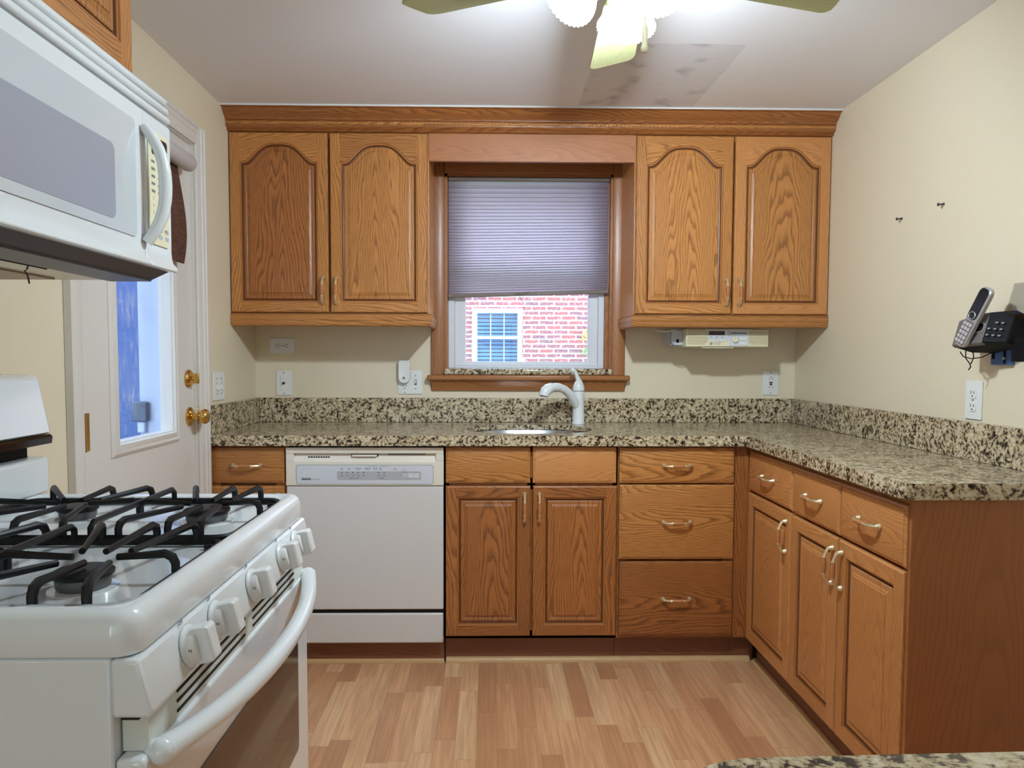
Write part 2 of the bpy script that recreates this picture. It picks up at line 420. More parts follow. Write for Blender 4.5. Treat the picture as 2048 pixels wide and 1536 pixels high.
# ------------------------------------------------------------------ room shell
m = MB(); m.box(-1.3, 1.7, -2.6, 3.6, -.08, 0, FLOOR); struct(m.build('floor'), 'wood strip laminate floor', 'floor')
m = MB(); m.box(-1.3, 1.7, -2.6, 3.6, ZC, ZC + .1, CEIL); struct(m.build('ceiling'), 'grey white ceiling with a patched stain', 'ceiling')
WX0, WX1, WZ0, WZ1 = -.204, .578, 1.138, 2.06           # window opening
m = MB()
for b in ((XL - .2, WX0, 0, ZC), (WX1, XR + .2, 0, ZC), (WX0, WX1, 0, WZ0), (WX0, WX1, WZ1, ZC)):
    m.box(b[0], b[1], YB, YB + .2, b[2], b[3], WALLP)
struct(m.build('wall_back'), 'cream wall behind the sink', 'wall')
DY0, DY1, DZ1 = 1.945, 2.722, 1.985                     # door opening in the left wall
m = MB()
for b in ((-2.6, DY0, 0, ZC), (DY1, YB, 0, ZC), (DY0, DY1, DZ1, ZC)):
    m.box(XL - .14, XL, b[0], b[1], b[2], b[3], WALLP)
struct(m.build('wall_left'), 'cream wall with the back door', 'wall')
m = MB(); m.box(XR, XR + .14, -2.6, YB, 0, ZC, WALLP); struct(m.build('wall_right'), 'cream wall with the phone', 'wall')
m = MB(); m.box(XL - .2, XR + .2, -2.7, -2.6, 0, ZC, WALLP); struct(m.build('wall_rear'), 'cream wall behind the camera', 'wall')

# window unit
win = sempty('window_1', (.186, YB + .06, WZ0))
o3 = Vector((.186, YB + .06, WZ0))
def wbuild(mb, name, parent=win, **k):
    mb.V = [v - o3 for v in mb.V]; return mb.build(name, parent, **k)
m = MB(); fy0, fy1 = YB + .05, YB + .12
x0, x1, z0, z1 = WX0 + .016, WX1 - .03, WZ0 + .026, WZ1
m.box(x0, x0 + .03, fy0, fy1, z0, z1, VINYL); m.box(x1 - .028, x1, fy0, fy1, z0, z1, VINYL); m.box(x0, x1, fy0, fy1, z1 - .04, z1, VINYL); m.box(x0 + .03, x1 - .028, fy0 - .01, fy1, z0, z0 + .012, VINYL)
wbuild(m, 'frame', bevel=.003)
m = MB(); a0, a1 = x0 + .03, x1 - .028
m.box(a0, -.106, fy0 + .012, fy1 - .01, z0 + .012, z1 - .04, VINYL); m.box(.476, a1, fy0 + .012, fy1 - .01, z0 + .012, z1 - .04, VINYL)
m.box(a0, a1, fy0 + .008, fy1 - .01, z0 + .012, 1.196, VINYL); m.box(a0, a1, fy0 + .012, fy1 - .01, 1.60, 1.65, VINYL)
wbuild(m, 'sash', bevel=.003)
m = MB(); m.box(-.108, .478, fy0 + .035, fy0 + .039, 1.19, z1 - .03, GLASS); wbuild(m, 'pane')
m = MB()
m.box(WX0, WX0 + .016, YB + .0, YB + .2, WZ0, WZ1, TRIMW); m.box(WX1 - .03, WX1, YB + .045, YB + .2, WZ0, WZ1, TRIMW); m.box(WX1 - .012, WX1, YB, YB + .05, WZ0, WZ1, TRIMW)
m.box(WX0, WX1, YB, YB + .2, WZ1 - .014, WZ1, TRIMW, 'x')
wbuild(m, 'jamb')

# window casing, stool and apron
tr = sempty('trim_1', (.186, YB, 1.06)); o3 = Vector((.186, YB, 1.06)); struct(tr, 'oak window casing with stool and apron', 'trim')
m = MB()
prof = lambda x_in, x_out: [(x_in, YB - .0005), (x_in, YB - .012), (x_in + (x_out - x_in) * .18, YB - .017), (x_in + (x_out - x_in) * .8, YB - .021), (x_out, YB - .016), (x_out, YB - .0005)]
m.prism(prof(WX0 + .003, -.2635), 'z', 1.134, 2.128, TRIMW, ou=.1); wbuild(m, 'casing', tr, bevel=.002)
m = MB(); m.prism(prof(WX1 - .003, .637), 'z', 1.134, 2.128, TRIMW, ou=.12); wbuild(m, 'casing', tr, bevel=.002)
m = MB(); m.box(WX0 + .003, WX1 - .003, YB - .019, YB - .0005, WZ1 - .003, 2.128, TRIMW, 'x', ou=.1); wbuild(m, 'casing', tr, bevel=.002)
m = MB(); m.box(-.281, .657, YB - .048, YB - .0005, 1.109, 1.134, TRIMW, 'x', ou=.1); wbuild(m, 'stool', tr, bevel=.008, seg=3)
m = MB(); ap = [(YB - .0005, 1.060), (YB - .011, 1.060), (YB - .014, 1.075), (YB - .02, 1.09), (YB - .03, 1.109), (YB - .0005, 1.109)]
L0 = [(-.262 - (1.0 if z > 1.1 else 0) * .008, y, z) for y, z in ap]; L1 = [(.638 + (1.0 if z > 1.1 else 0) * .008, y, z) for y, z in ap]
m.loft([L0, L1], TRIMW, 'x', ou=.1); wbuild(m, 'apron', tr, bevel=.002)
m = MB(); m.box(WX0 + .001, WX1 - .002, YB - .034, YB + .05, 1.1345, 1.1635, GRAN); tag(m.build('granite_sill', bevel=.008, seg=3, loc=(.186, YB - .03, 1.1345)), 'narrow speckled granite sill at the bottom of the window', 'sill')

# ------------------------------------------------------------------ outside the window
nb = sempty('neighbor_house', (.2, 10.55, -.6))
tag(nb, 'red brick neighbouring house seen through the window', 'house'); nb['kind'] = 'thing'
o3 = Vector((.2, 10.55, -.6))
nx0, nx1, nz1 = -.2305, .497, 1.932
m = MB()
for b in ((-7, nx0 + .05, -.6, 6), (nx1 - .05, 7, -.6, 6), (nx0 + .05, nx1 - .05, -.6, .35), (nx0 + .05, nx1 - .05, nz1 - .05, 6)):
    m.box(b[0], b[1], 10.55, 10.75, b[2], b[3], BRICK)
wbuild(m, 'brick_wall', nb)
OUTW = plain('exterior_white', (226, 236, 246), .5)
BLIND = plain('white_blind', (200, 224, 244), .6)
m = MB(); t = .075
m.box(nx0, nx0 + t, 10.51, 10.66, .3, nz1, OUTW); m.box(nx1 - t, nx1, 10.51, 10.66, .3, nz1, OUTW); m.box(nx0 + t, nx1 - t, 10.515, 10.66, nz1 - t * .9, nz1 - .002, OUTW); m.box(nx0 - .03, nx1 + .03, 10.49, 10.66, .28, .35, OUTW)
m.box(nx0 + t, nx1 - t, 10.52, 10.60, 1.495, 1.535, OUTW)
for k in (1, 2):
    xm = nx0 + t + (nx1 - nx0 - 2 * t) * k / 3
    m.box(xm - .007, xm + .007, 10.55, 10.58, .35, nz1 - t, OUTW)
wbuild(m, 'window_frame', nb, bevel=.004)
m = MB()
for k in range(28):
    z = .38 + k * .0545
    m.add([(nx0 + t, 10.63, z + .004), (nx1 - t, 10.63, z + .004), (nx1 - t, 10.645, z + .043), (nx0 + t, 10.645, z + .043)], [(0, 1, 2, 3)], BLIND)
m.box(nx0, nx1, 10.7, 10.72, .3, nz1, plain('dark_interior', (40, 66, 90), .8))
wbuild(m, 'blind', nb)
m = MB(); m.box(nx0 + t, nx1 - t, 10.60, 10.603, .35, nz1 - t, thin_glass('neighbour_glass', (.72, .86, 1.), .1)); wbuild(m, 'pane', nb)
PB = thing('hanging_wreath', 'green and yellow leafy wreath on the brick house wall', 'plant', (1.52, 10.44, 1.46))
LEAFG = plain('leaf_green', (120, 190, 70), .6); LEAFY = plain('leaf_yellow', (226, 196, 110), .6)
for nm, mat, za, n, rr in (('foliage', LEAFG, (-2.6, 1.2), 110, .14), ('blossoms', LEAFY, (.9, 3.1), 80, .15)):
    m = MB()
    for k in range(n):
        a = random.uniform(*za); R = rr + random.gauss(0, .03)
        p = Vector((R * math.cos(a), random.uniform(-.045, -.005), R * 1.25 * math.sin(a)))
        d = Vector((random.gauss(0, 1), random.gauss(0, .4), random.gauss(0, 1))).normalized() * .045
        e = d.cross(Vector((random.gauss(0, .3), 1, random.gauss(0, .3)))).normalized() * .014
        m.add([p, p + d * .5 + e, p + d, p + d * .5 - e], [(0, 1, 2, 3)], mat)
    m.build(nm, PB)
m = MB(); m.tube([(-.004, -.02, .175), (0, .03, .18), (0, .1095, .182)], .006, LEAFG, 6); m.build('hanger', PB)
m = MB(); m.box(-14, 14, 3.62, 14, -.7, -.62, plain('lawn', (110, 130, 90), .9)); m.box(-14, XL - .2, -8, 3.62, -.7, -.62, plain('paving', (150, 150, 150), .9)); struct(m.build('ground'))
BLUEW = plain('blue_siding', (40, 76, 136), .6)
m = MB()
for k in range(32): m.box(-3.2, -3.16 + .012, .5, 9.5, -.62 + k * .115, -.62 + k * .115 + .114, BLUEW)
m.box(-3.3, -3.19, .5, 9.5, -.62, 3.06, BLUEW)
o = tag(m.build('siding_wall', loc=(-3.2, 5, -.62)), 'blue sided wall seen outside through the door glass', 'wall'); o['kind'] = 'structure'

# ------------------------------------------------------------------ back door on the left wall
dr = sempty('door_1', (XL - .03, 2.333, 0)); struct(dr, 'white back door with a tall glass pane', 'door'); o3 = Vector((XL - .03, 2.333, 0))
xf = XL - .012                                            # inner face of the door slab
gy0, gy1, gz0, gz1 = 2.160, 2.538, .958, 1.86
m = MB()
for b in ((DY0 + .004, gy0, .004, DZ1 - .004), (gy1, DY1 - .004, .004, DZ1 - .004), (gy0, gy1, .004, gz0), (gy0, gy1, gz1, DZ1 - .004)):
    m.box(xf - .042, xf, b[0], b[1], b[2], b[3], DOORP)
wbuild(m, 'slab', dr)
m = MB(); fp = [(-.03, 0), (.0, -.001), (.010, -.005), (.011, -.010), (.006, -.022), (.009, -.030), (.003, -.040), (0, -.040)]
ring = []
for dx, e in fp:
    ring.append([(xf + dx, gy0 - .001 + e, gz0 - .001 + e), (xf + dx, gy1 + .001 - e, gz0 - .001 + e), (xf + dx, gy1 + .001 - e, gz1 + .001 - e), (xf + dx, gy0 - .001 + e, gz1 + .001 - e)])
m.loft(ring, DOORP, cap0=False, cap1=False); wbuild(m, 'glass_frame', dr)
m = MB(); m.box(xf - .026, xf - .022, gy0 - .0, gy1, gz0, gz1, GLASS); wbuild(m, 'pane', dr)
# hinge
m = MB(); m.box(XL - .0115, XL - .0085, 1.968, 2.004, .955, 1.058, BRASS); m.tube([(XL - .004, 1.967, .955), (XL - .004, 1.967, 1.058)], .0065, BRASS, 10)
for z in (.975, 1.04): m.tube([(XL - .0088, 1.988, z), (XL - .006, 1.988, z)], .004, BRASS, 8)
wbuild(m, 'hinge', dr)
# deadbolt with thumb turn, and knob
m = MB(); yk, zk = 2.672, 1.134
m.lathe([(.033, 0), (.033, .006), (.026, .012), (.010, .013)], (xf, yk, zk), (1, 0, 0), BRASS, 24); m.tube([(xf + .012, yk, zk), (xf + .022, yk, zk)], .007, BRASS, 10)
m.box(xf + .02, xf + .04, yk - .005, yk + .005, zk - .018, zk + .018, BRASS)
wbuild(m, 'deadbolt', dr, bevel=.003)
m = MB(); yk, zk = 2.676, .996
m.lathe([(.034, 0), (.034, .006), (.025, .012), (.012, .014), (.011, .034), (.020, .040), (.0275, .052), (.0275, .060), (.022, .068), (.012, .071)], (xf, yk, zk), (1, 0, 0), BRASS, 24)
wbuild(m, 'knob', dr)
m = MB(); m.box(XL - .005, XL - .001, 2.7215, 2.7245, 1.10, 1.165, BRASS); m.box(XL - .005, XL + .004, 2.7215, 2.7245, .965, 1.03, BRASS); wbuild(m, 'strike_plate', dr)

# door casing
tr2 = sempty('trim_2', (XL, 2.33, 0)); struct(tr2, 'white casing around the back door', 'trim'); o3 = Vector((XL, 2.33, 0))
def casing_prof(y_in, y_out):
    d = y_out - y_in
    return [(y_in, .0), (y_in, .009), (y_in + d * .12, .012), (y_in + d * .5, .012), (y_in + d * .6, .017), (y_in + d * .78, .017), (y_in + d * .84, .021), (y_out, .021), (y_out, .0)]
for yi, yo in ((DY0 + .003, 1.879), (DY1 + .003, 2.795)):
    m = MB(); m.loft([[(XL + .0005 + d, y, z) for y, d in casing_prof(yi, yo)] for z in (.0, DZ1 + .068)], DOORP); wbuild(m, 'casing', tr2, bevel=.0015)
m = MB(); m.loft([[(XL + .001 + d, yy, z) for z, d in casing_prof(DZ1, DZ1 + .068)] for yy in (DY0 + .003, DY1 + .003)], DOORP); wbuild(m, 'casing', tr2, bevel=.0015)
m = MB(); m.box(XL - .14, XL + .0, DY0 - .0, DY0 + .0035, 0, DZ1, DOORP); m.box(XL - .14, XL, DY1 - .0035, DY1, 0, DZ1, DOORP); m.box(XL - .14, XL, DY0, DY1, DZ1 - .0035, DZ1, DOORP); wbuild(m, 'jamb', tr2)

# storm door outside it
sd = thing('storm_door', 'white storm door outside the back door glass', 'door', (XL - .12, 2.333, 0)); o3 = Vector((XL - .12, 2.333, 0))
SD = plain('storm_door_white', (196, 208, 232), .4)
sx0, sx1 = XL - .165, XL - .135
m = MB(); m.box(sx0, sx1, 1.95, 2.05, .02, 1.96, SD); m.box(-1.229, -1.152, 2.60, 2.752, .02, 1.96, SD); m.box(sx0, sx1, 2.05, 2.603, .02, .84, SD); m.box(sx0, sx1, 2.05, 2.603, 1.86, 1.96, SD); m.box(sx0, sx1 - .008, 2.758, 2.778, .02, 1.96, SD)
wbuild(m, 'frame', sd, bevel=.003)
m = MB(); m.box(sx0 + .012, sx0 + .015, 2.05, 2.603, .84, 1.86, GLASSD); wbuild(m, 'pane', sd)
m = MB(); m.box(-1.245, -1.195, 2.575, 2.599, .985, 1.055, plain('latch_grey', (92, 104, 124), .5)); m.box(-1.232, -1.205, 2.583, 2.599, .945, .985, SD); wbuild(m, 'latch', sd, bevel=.004)
m = MB(); m.tube([(sx1, 2.70, .985), (sx1 + .03, 2.70, 1.0), (sx1 + .038, 2.70, 1.08), (sx1 + .03, 2.70, 1.16), (sx1, 2.70, 1.175)], .008, SD, 8); m.ball((sx1 + .01, 2.70, 1.2), .012, SD); m.ball((sx1 + .01, 2.70, .945), .014, BRASS); wbuild(m, 'pull_handle', sd)

# woven shade with roll hanging on the door
ws = thing('woven_shade', 'dark brown woven wood shade hanging on the back door', 'shade', (XL + .02, 2.36, 1.87)); o3 = Vector((XL + .02, 2.36, 1.87))
m = MB(); L = []
for i in range(15):
    t = i / 14; z = 1.87 - t * .335; xx = XL + .012 + .03 * math.sin(t * PI * .9) ** 1.0 * (.4 + .6 * t)
    L.append((xx, z))
loops = [[(x, 2.15, z), (x, 2.578 - .02 * (1 - t), z), (x - .006, 2.578 - .02 * (1 - t), z), (x - .006, 2.15, z)] for (x, z), t in zip(L, [i / 14 for i in range(15)])]
m.loft(loops, WOVEN); wbuild(m, 'slats', ws)
m = MB(); m.lathe([(.001, 0), (.028, .002), (.030, .01), (.030, .46), (.028, .47), (.001, .472)], (XL + .032, 2.14, 1.885), (0, 1, 0), plain('grey_white_roll', (190, 184, 182), .5), 18); wbuild(m, 'roll', ws)

# ------------------------------------------------------------------ cabinet parts
def pull(parent, c, vertical, L=.122):
    """arched brass pull with a wooden grip; c = centre on the front plane in the thing's own frame"""
    m = MB(); cx, cy, cz = c; h = L / 2
    def P(t, d): return (cx, cy - d, cz + t) if vertical else (cx + t, cy - d, cz)
    for s in (-1, 1):
        m.lathe([(.0085, 0), (.0098, .003), (.0075, .009), (.005, .014)], P(s * (h - .009), 0), (0, -1, 0), BRASSP, 12)
        m.tube([P(s * (h - .009), .011), P(s * (h - .012), .017), P(s * (h - .022), .022), P(s * .034, .025), P(s * .024, .027)], [.0058, .0055, .0042, .0040, .0055], BRASSP, 8, up=(1, 0, 0) if vertical else (0, 0, 1))
        m.tube([P(s * .026, .027), P(s * .022, .0275)], .0066, BRASSP, 10, up=(1, 0, 0) if vertical else (0, 0, 1))
    ts = [-.023, -.015, -.006, .006, .015, .023]
    m.tube([P(t, .0275) for t in ts], [.0048, .0064, .0072, .0072, .0064, .0048], GRIP, 10, up=(1, 0, 0) if vertical else (0, 0, 1))
    return m.build('handle', parent)

def panel_door(parent, a0, a1, c0, c1, b0, mat, matp=None, arch=0., sw=.044, th=.0185, hand=None, hz=None, name='door'):
    """raised panel door; the front is at y=b0 and looks to -y"""
    matp = matp or mat
    m = MB(); e = .005
    n = 29
    def curve(ins, dep):
        L = []
        xa, xb, zb, zs = a0 + sw + ins, a1 - sw - ins, c0 + sw + ins, c1 - sw - arch - ins * 1.0
        L.append((xa, b0 + dep, zb)); L.append((xb, b0 + dep, zb))
        for i in range(n):
            t = 1 - 2 * i / (n - 1); u = min(abs(t) / .93, 1)
            L.append(((xa + xb) / 2 + t * (xb - xa) / 2, b0 + dep, zs + (arch * .5 * (1 + math.cos(PI * u ** 1.6)) if arch else 0)))
        return L
    op = curve(0, 0)
    y = b0
    # stiles, bottom rail, top rail (front faces)
    m.add([(a0 + e, y, c0 + e), (a0 + sw, y, c0 + e), (a0 + sw, y, c1 - e), (a0 + e, y, c1 - e)], [(0, 1, 2, 3)], mat, 'z', ou=random.choice((-.13, .13)))
    m.add([(a1 - sw, y, c0 + e), (a1 - e, y, c0 + e), (a1 - e, y, c1 - e), (a1 - sw, y, c1 - e)], [(0, 1, 2, 3)], mat, 'z', ou=random.choice((-.13, .13)))
    m.add([(a0 + sw, y, c0 + e), (a1 - sw, y, c0 + e), (a1 - sw, y, c0 + sw), (a0 + sw, y, c0 + sw)], [(0, 1, 2, 3)], mat, 'x')
    top = op[2:]; V = []; F = []
    for i, p in enumerate(top): V += [p, (p[0], y, c1 - e)]
    for i in range(n - 1): F.append((2 * i, 2 * i + 1, 2 * i + 3, 2 * i + 2))
    m.add(V, F, mat, 'x')
    # chamfered rim and sides
    R = lambda k, d: [(a0 + k, b0 + d, c0 + k), (a1 - k, b0 + d, c0 + k), (a1 - k, b0 + d, c1 - k), (a0 + k, b0 + d, c1 - k)]
    m.loft([R(e, 0), R(.0015, .0025), R(0, .006), R(0, th)], mat, 'z', cap0=False, cap1=True, ou=.14)
    # sticking and raised panel
    m.loft([curve(0, 0), curve(.0018, .004), curve(.0065, .005)], OAKE, 'z', cap0=False, cap1=False, ou=.14)
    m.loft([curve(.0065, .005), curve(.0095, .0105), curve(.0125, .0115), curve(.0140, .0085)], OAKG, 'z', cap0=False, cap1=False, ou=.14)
    bd = BOARD[0] = BOARD[0] + 1
    m.loft([curve(.0140, .0085), curve(.0165, .0066), curve(.026, .0058), curve(.0275, .0068), curve(.036, .0034), curve(.0385, .0040), curve(.040, .0012)], matp, 'z', cap0=False, cap1=True, ou=random.uniform(-.06, .06))
    o = m.build(name, parent, angle=25)
    if hand: pull(o, (hand, b0, hz), True)
    return o
def drawer_front(parent, a0, a1, c0, c1, b0, mat, th=.0185, handle=True, name='drawer'):
    m = MB()
    R = lambda k, d: [(a0 + k, b0 + d, c0 + k), (a1 - k, b0 + d, c0 + k), (a1 - k, b0 + d, c1 - k), (a0 + k, b0 + d, c1 - k)]
    m.loft([R(0, th), R(0, .007), R(.002, .004), R(.007, .0022), R(.0085, .0026), R(.0095, .0004), R(.011, 0)], mat, 'x', ou=random.uniform(-.1, .1))
    o = m.build(name, parent, angle=25)
    if handle: pull(o, ((a0 + a1) / 2, b0, (c0 + c1) / 2 - .0), False)
    return o
def cab_box(parent, a0, a1, c0, c1, b0, b1, mat, name='carcass', fs=.04):
    m = MB()
    m.box(a0, a1, b0 + .019, b1, c0, c1, mat, ou=.1)
    m.box(a0, a0 + fs, b0, b0 + .019, c0, c1, mat, ou=.12); m.box(a1 - fs, a1, b0, b0 + .019, c0, c1, mat, ou=.12)
    m.box(a0 + fs, a1 - fs, b0, b0 + .019, c1 - fs, c1, mat, 'x'); m.box(a0 + fs, a1 - fs, b0, b0 + .019, c0, c0 + fs, mat, 'x')
    return m.build(name, parent)
def light_rail(parent, a0, a1, b0, depth, c0, c1, left_ret, right_ret, mat):
    """moulded strip below a wall cabinet, with mitred returns"""
    h = c1 - c0
    pr = [(0, c1), (.004, c1 - .006 * h / .05), (.0, c1 - .013 * h / .05), (.0005, c0 + .026 * h / .05), (.003, c0 + .022 * h / .05), (.002, c0 + .012 * h / .05), (.006, c0 + .003), (.012, c0)]
    m = MB()
    full = [(b0 + d, z) for d, z in pr] + [(b0 + .022, c0), (b0 + .022, c1)]
    m.loft([[(a0 + ((y - b0) if left_ret else 0), y, z) for y, z in full], [(a1 - ((y - b0) if right_ret else 0), y, z) for y, z in full]], mat, 'x', ou=.1)
    for flag, xx, sg in ((left_ret, a0, 1), (right_ret, a1, -1)):
        if flag:
            f2 = [(xx + sg * d, z) for d, z in pr] + [(xx + sg * .022, c0), (xx + sg * .022, c1)]
            m.loft([[(x, b0 + abs(x - xx), z) for x, z in f2], [(x, b0 + depth, z) for x, z in f2]], mat, 'y', ou=.1)
    return m.build('light_rail', parent, bevel=.0015)

# ------------------------------------------------------------------ wall cabinets
YU = 3.0855
def wall_cab(label, x0, x1, doors, rail, mats, hs):
    r = thing('wall_cabinet', label, 'cabinet', (x0, YU, 1.343))
    a = lambda x: x - x0
    z = lambda v: v - 1.343
    cab_box(r, a(x0), a(x1), z(1.39), z(2.150), .0195, YB - YU - .001, OAKR, fs=.03)
    for (d0, d1), mm, h in zip(doors, mats, hs):
        panel_door(r, a(d0), a(d1), z(1.3995), z(2.1405), 0, mm[0], mm[1], arch=.077, sw=.043, hand=a(h), hz=z(1.492))
    light_rail(r, a(rail[0]), a(rail[1]), -.002, YB - YU - .002, 0, z(1.3955), rail[2], rail[3], OAK)
    return r
wall_cab('oak wall cabinet with two arched doors between the back door and the window', XL + .001, -.2475, ((-1.0715, -.6655), (-.6575, -.2525)), (XL + .001, -.236, False, True), ((OAK, OAKD), (OAK, OAK)), (-.688, -.632))
wall_cab('oak wall cabinet with two arched doors above the cream radio', .613, XR - .001, ((.6175, 1.026), (1.0345, 1.4365)), (.602, XR - .001, True, False), ((OAK, OAK), (OAKR, OAK)), (1.002, 1.057))

# valance board and crown
m = MB(); m.box(-.247, .6125, 3.098, 3.117, 2.031, 2.15, VENEER, 'x', ou=.03); tag(m.build('valance_board', loc=(.18, 3.108, 2.031)), 'plain wood valance board over the window between the wall cabinets', 'valance')
cr = thing('crown_molding', 'long oak crown molding with a rope bead along the top of the wall cabinets', 'molding', (.18, 3.05, 2.15)); o3 = Vector((.18, 3.05, 2.15))
m = MB()
pr = [(3.104, 2.1425), (3.080, 2.1425), (3.076, 2.146), (3.078, 2.150), (3.074, 2.153), (3.064, 2.158), (3.062, 2.163), (3.062, 2.180), (3.056, 2.182), (3.055, 2.187), (3.046, 2.193), (3.034, 2.202), (3.024, 2.212), (3.020, 2.218), (3.010, 2.2185), (3.007, 2.2215), (3.007, 2.226), (3.104, 2.226)]
m.loft([[(XL + .0005, y, z) for y, z in pr], [(XR - .0005, y, z) for y, z in pr]], OAKD, 'x', ou=.12); wbuild(m, 'molding', cr, angle=50)
m = MB(); n = 760; loops = []
for i in range(n + 1):
    x = XL + .002 + (XR - XL - .004) * i / n; L = []
    for j in range(10):
        t = 2 * PI * j / 10
        r = .0078 * (.72 + .28 * abs(math.cos((t - x * 2 * PI / .034))))
        L.append((x, 3.0635 - r * math.cos(t), 2.1715 + r * math.sin(t)))
    loops.append(L)
m.loft(loops, OAK, 'x', smooth=True); wbuild(m, 'rope_bead', cr)
m = MB(); m.box(XL + .0005, XR - .0005, 3.002, 3.0065, 2.2205, 2.2262, WHITE2); wbuild(m, 'caulk_line', cr)

# ------------------------------------------------------------------ base cabinets along the back wall
YD = 2.8135
CT = .8930                                              # underside of the counter
def base_root(label, x0): return thing('base_cabinet', label, 'cabinet', (x0, YD, 0))
def toe(parent, a0, a1): 
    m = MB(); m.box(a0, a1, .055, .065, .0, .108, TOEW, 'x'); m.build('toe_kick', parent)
r = base_root('narrow oak base cabinet with one drawer beside the dishwasher', XL + .001); a = lambda x: x - XL - .001
cab_box(r, 0, a(-.779), .108, CT, .0195, .58, OAK)
drawer_front(r, a(-1.0725), a(-.784), .728, .866, 0, OAK)
panel_door(r, a(-1.0725), a(-.784), .122, .716, 0, OAK, hand=a(-.81), hz=.63)
toe(r, 0, a(-.779))
r = base_root('oak sink base cabinet with two false fronts and two doors', -.167); a = lambda x: x + .167
# open-topped carcass so the bowl hangs free inside it
m = MB()
for b in ((0, .018, .0195, .58, .108, CT), (a(.5065) - .018, a(.5065), .0195, .58, .108, CT), (0, a(.5065), .0195, .58, .108, .126), (0, a(.5065), .562, .58, .108, CT)): m.box(*b, OAKR)
m.box(0, .04, .0195, .038, .108, CT, OAKD, ou=.1); m.box(a(.5065) - .04, a(.5065), .0195, .038, .108, CT, OAKD, ou=.1); m.box(a(.155), a(.185), .0195, .038, .108, CT, OAKD)
for z0, z1 in ((.108, .14), (.70, .745), (.85, CT)): m.box(.04, a(.5065) - .04, .0195, .038, z0, z1, OAKD, 'x')
m.build('carcass', r)
for x0, x1, mt, in ((-.163, .1655, OAK), (.1745, .5, OAKR)):
    drawer_front(r, a(x0), a(x1), .727, .868, 0, mt, handle=False, name='false_front')
panel_door(r, a(-.163), a(.1665), .1225, .716, 0, OAKD, hand=a(.143), hz=.632)
panel_door(r, a(.1755), a(.504), .1225, .716, 0, OAKD, hand=a(.2), hz=.632)
toe(r, 0, a(.5065))
r = base_root('oak base cabinet with three stacked drawers', .5075); a = lambda x: x - .5075
cab_box(r, 0, a(.968), .108, CT, .0195, .58, OAKD)
drawer_front(r, a(.512), a(.9615), .727, .866, 0, OAK)
drawer_front(r, a(.513), a(.964), .427, .7205, 0, OAK)
drawer_front(r, a(.516), a(.9645), .1215, .4175, 0, OAKD)
toe(r, 0, a(.968))

# ------------------------------------------------------------------ base cabinets on the right leg (they face -x)
XF = 1.0215
def right_root(label, y0): return thing('base_cabinet', label, 'cabinet', (XF, y0, 0), -PI / 2)
r = right_root('oak corner base cabinet with one drawer and one door under the right counter', 2.832)
cab_box(r, -.06, .412, .108, CT, .0195, .41, OAKR)
m = MB(); m.box(-.0005, .054, -.0005, .02, .108, CT, OAKD, T=Matrix.Rotation(PI / 2, 4, 'Z') @ Matrix.Translation((-.0, .0, 0))); 
m = MB(); m.box(-.02, -.001, -.0525, .0195, .108, CT, OAKD, ou=.1); m.build('filler_strip', r)
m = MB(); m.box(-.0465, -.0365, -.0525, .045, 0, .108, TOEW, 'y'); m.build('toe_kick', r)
drawer_front(r, .004, .407, .699, .853, 0, OAKR)
panel_door(r, .004, .409, .108, .690, 0, OAKR, hand=.375, hz=.605)
m = MB(); m.box(-.0, .412, .05, .06, 0, .108, TOEW, 'x'); m.build('toe_kick', r)
r = right_root('oak end base cabinet with two drawers and two doors under the right counter', 2.419)
cab_box(r, 0, .672, .108, CT, .0195, .41, OAKR)
drawer_front(r, .003, .326, .697, .853, 0, OAKR); drawer_front(r, .3335, .667, .697, .853, 0, OAKR)
panel_door(r, .003, .326, .108, .688, 0, OAKR, hand=.302, hz=.602)
panel_door(r, .3335, .667, .108, .688, 0, OAKR, hand=.358, hz=.602)
m = MB(); m.box(0, .672, .05, .06, 0, .108, TOEW, 'x'); m.build('toe_kick', r)
m = MB(); m.box(.6725, .684, .006, .4185, 0, CT, ENDVEN, ou=.0); m.build('end_panel', r)

# shoe mouldings
def shoe(name, pts, label):
    m = MB(); L = []
    q = [(0, 0)] + [(.018 * math.cos(t), .02 * math.sin(t)) for t in (PI / 2 * i / 5 for i in range(6))]
    (x0, y0), (x1, y1) = pts
    if abs(x1 - x0) > abs(y1 - y0): m.loft([[(x, y0 - d, .0005 + h) for d, h in q] for x in (x0, x1)], MAPLE, 'x')
    else: m.loft([[(x0 - d, y, .0005 + h) for d, h in q] for y in (y0, y1)], MAPLE, 'y')
    struct(m.build(name, angle=60), label, 'trim')
shoe('trim_3', ((XL + .002, YD + .0545), (-.172, YD + .0545)), 'pale shoe molding below the dishwasher')
shoe('trim_4', ((-.164, YD + .0545), (1.05, YD + .0545)), 'pale shoe molding below the sink cabinet')
shoe('trim_5', ((XF + .0495, YD + .03), (XF + .0495, 1.75)), 'pale shoe molding below the right cabinets')

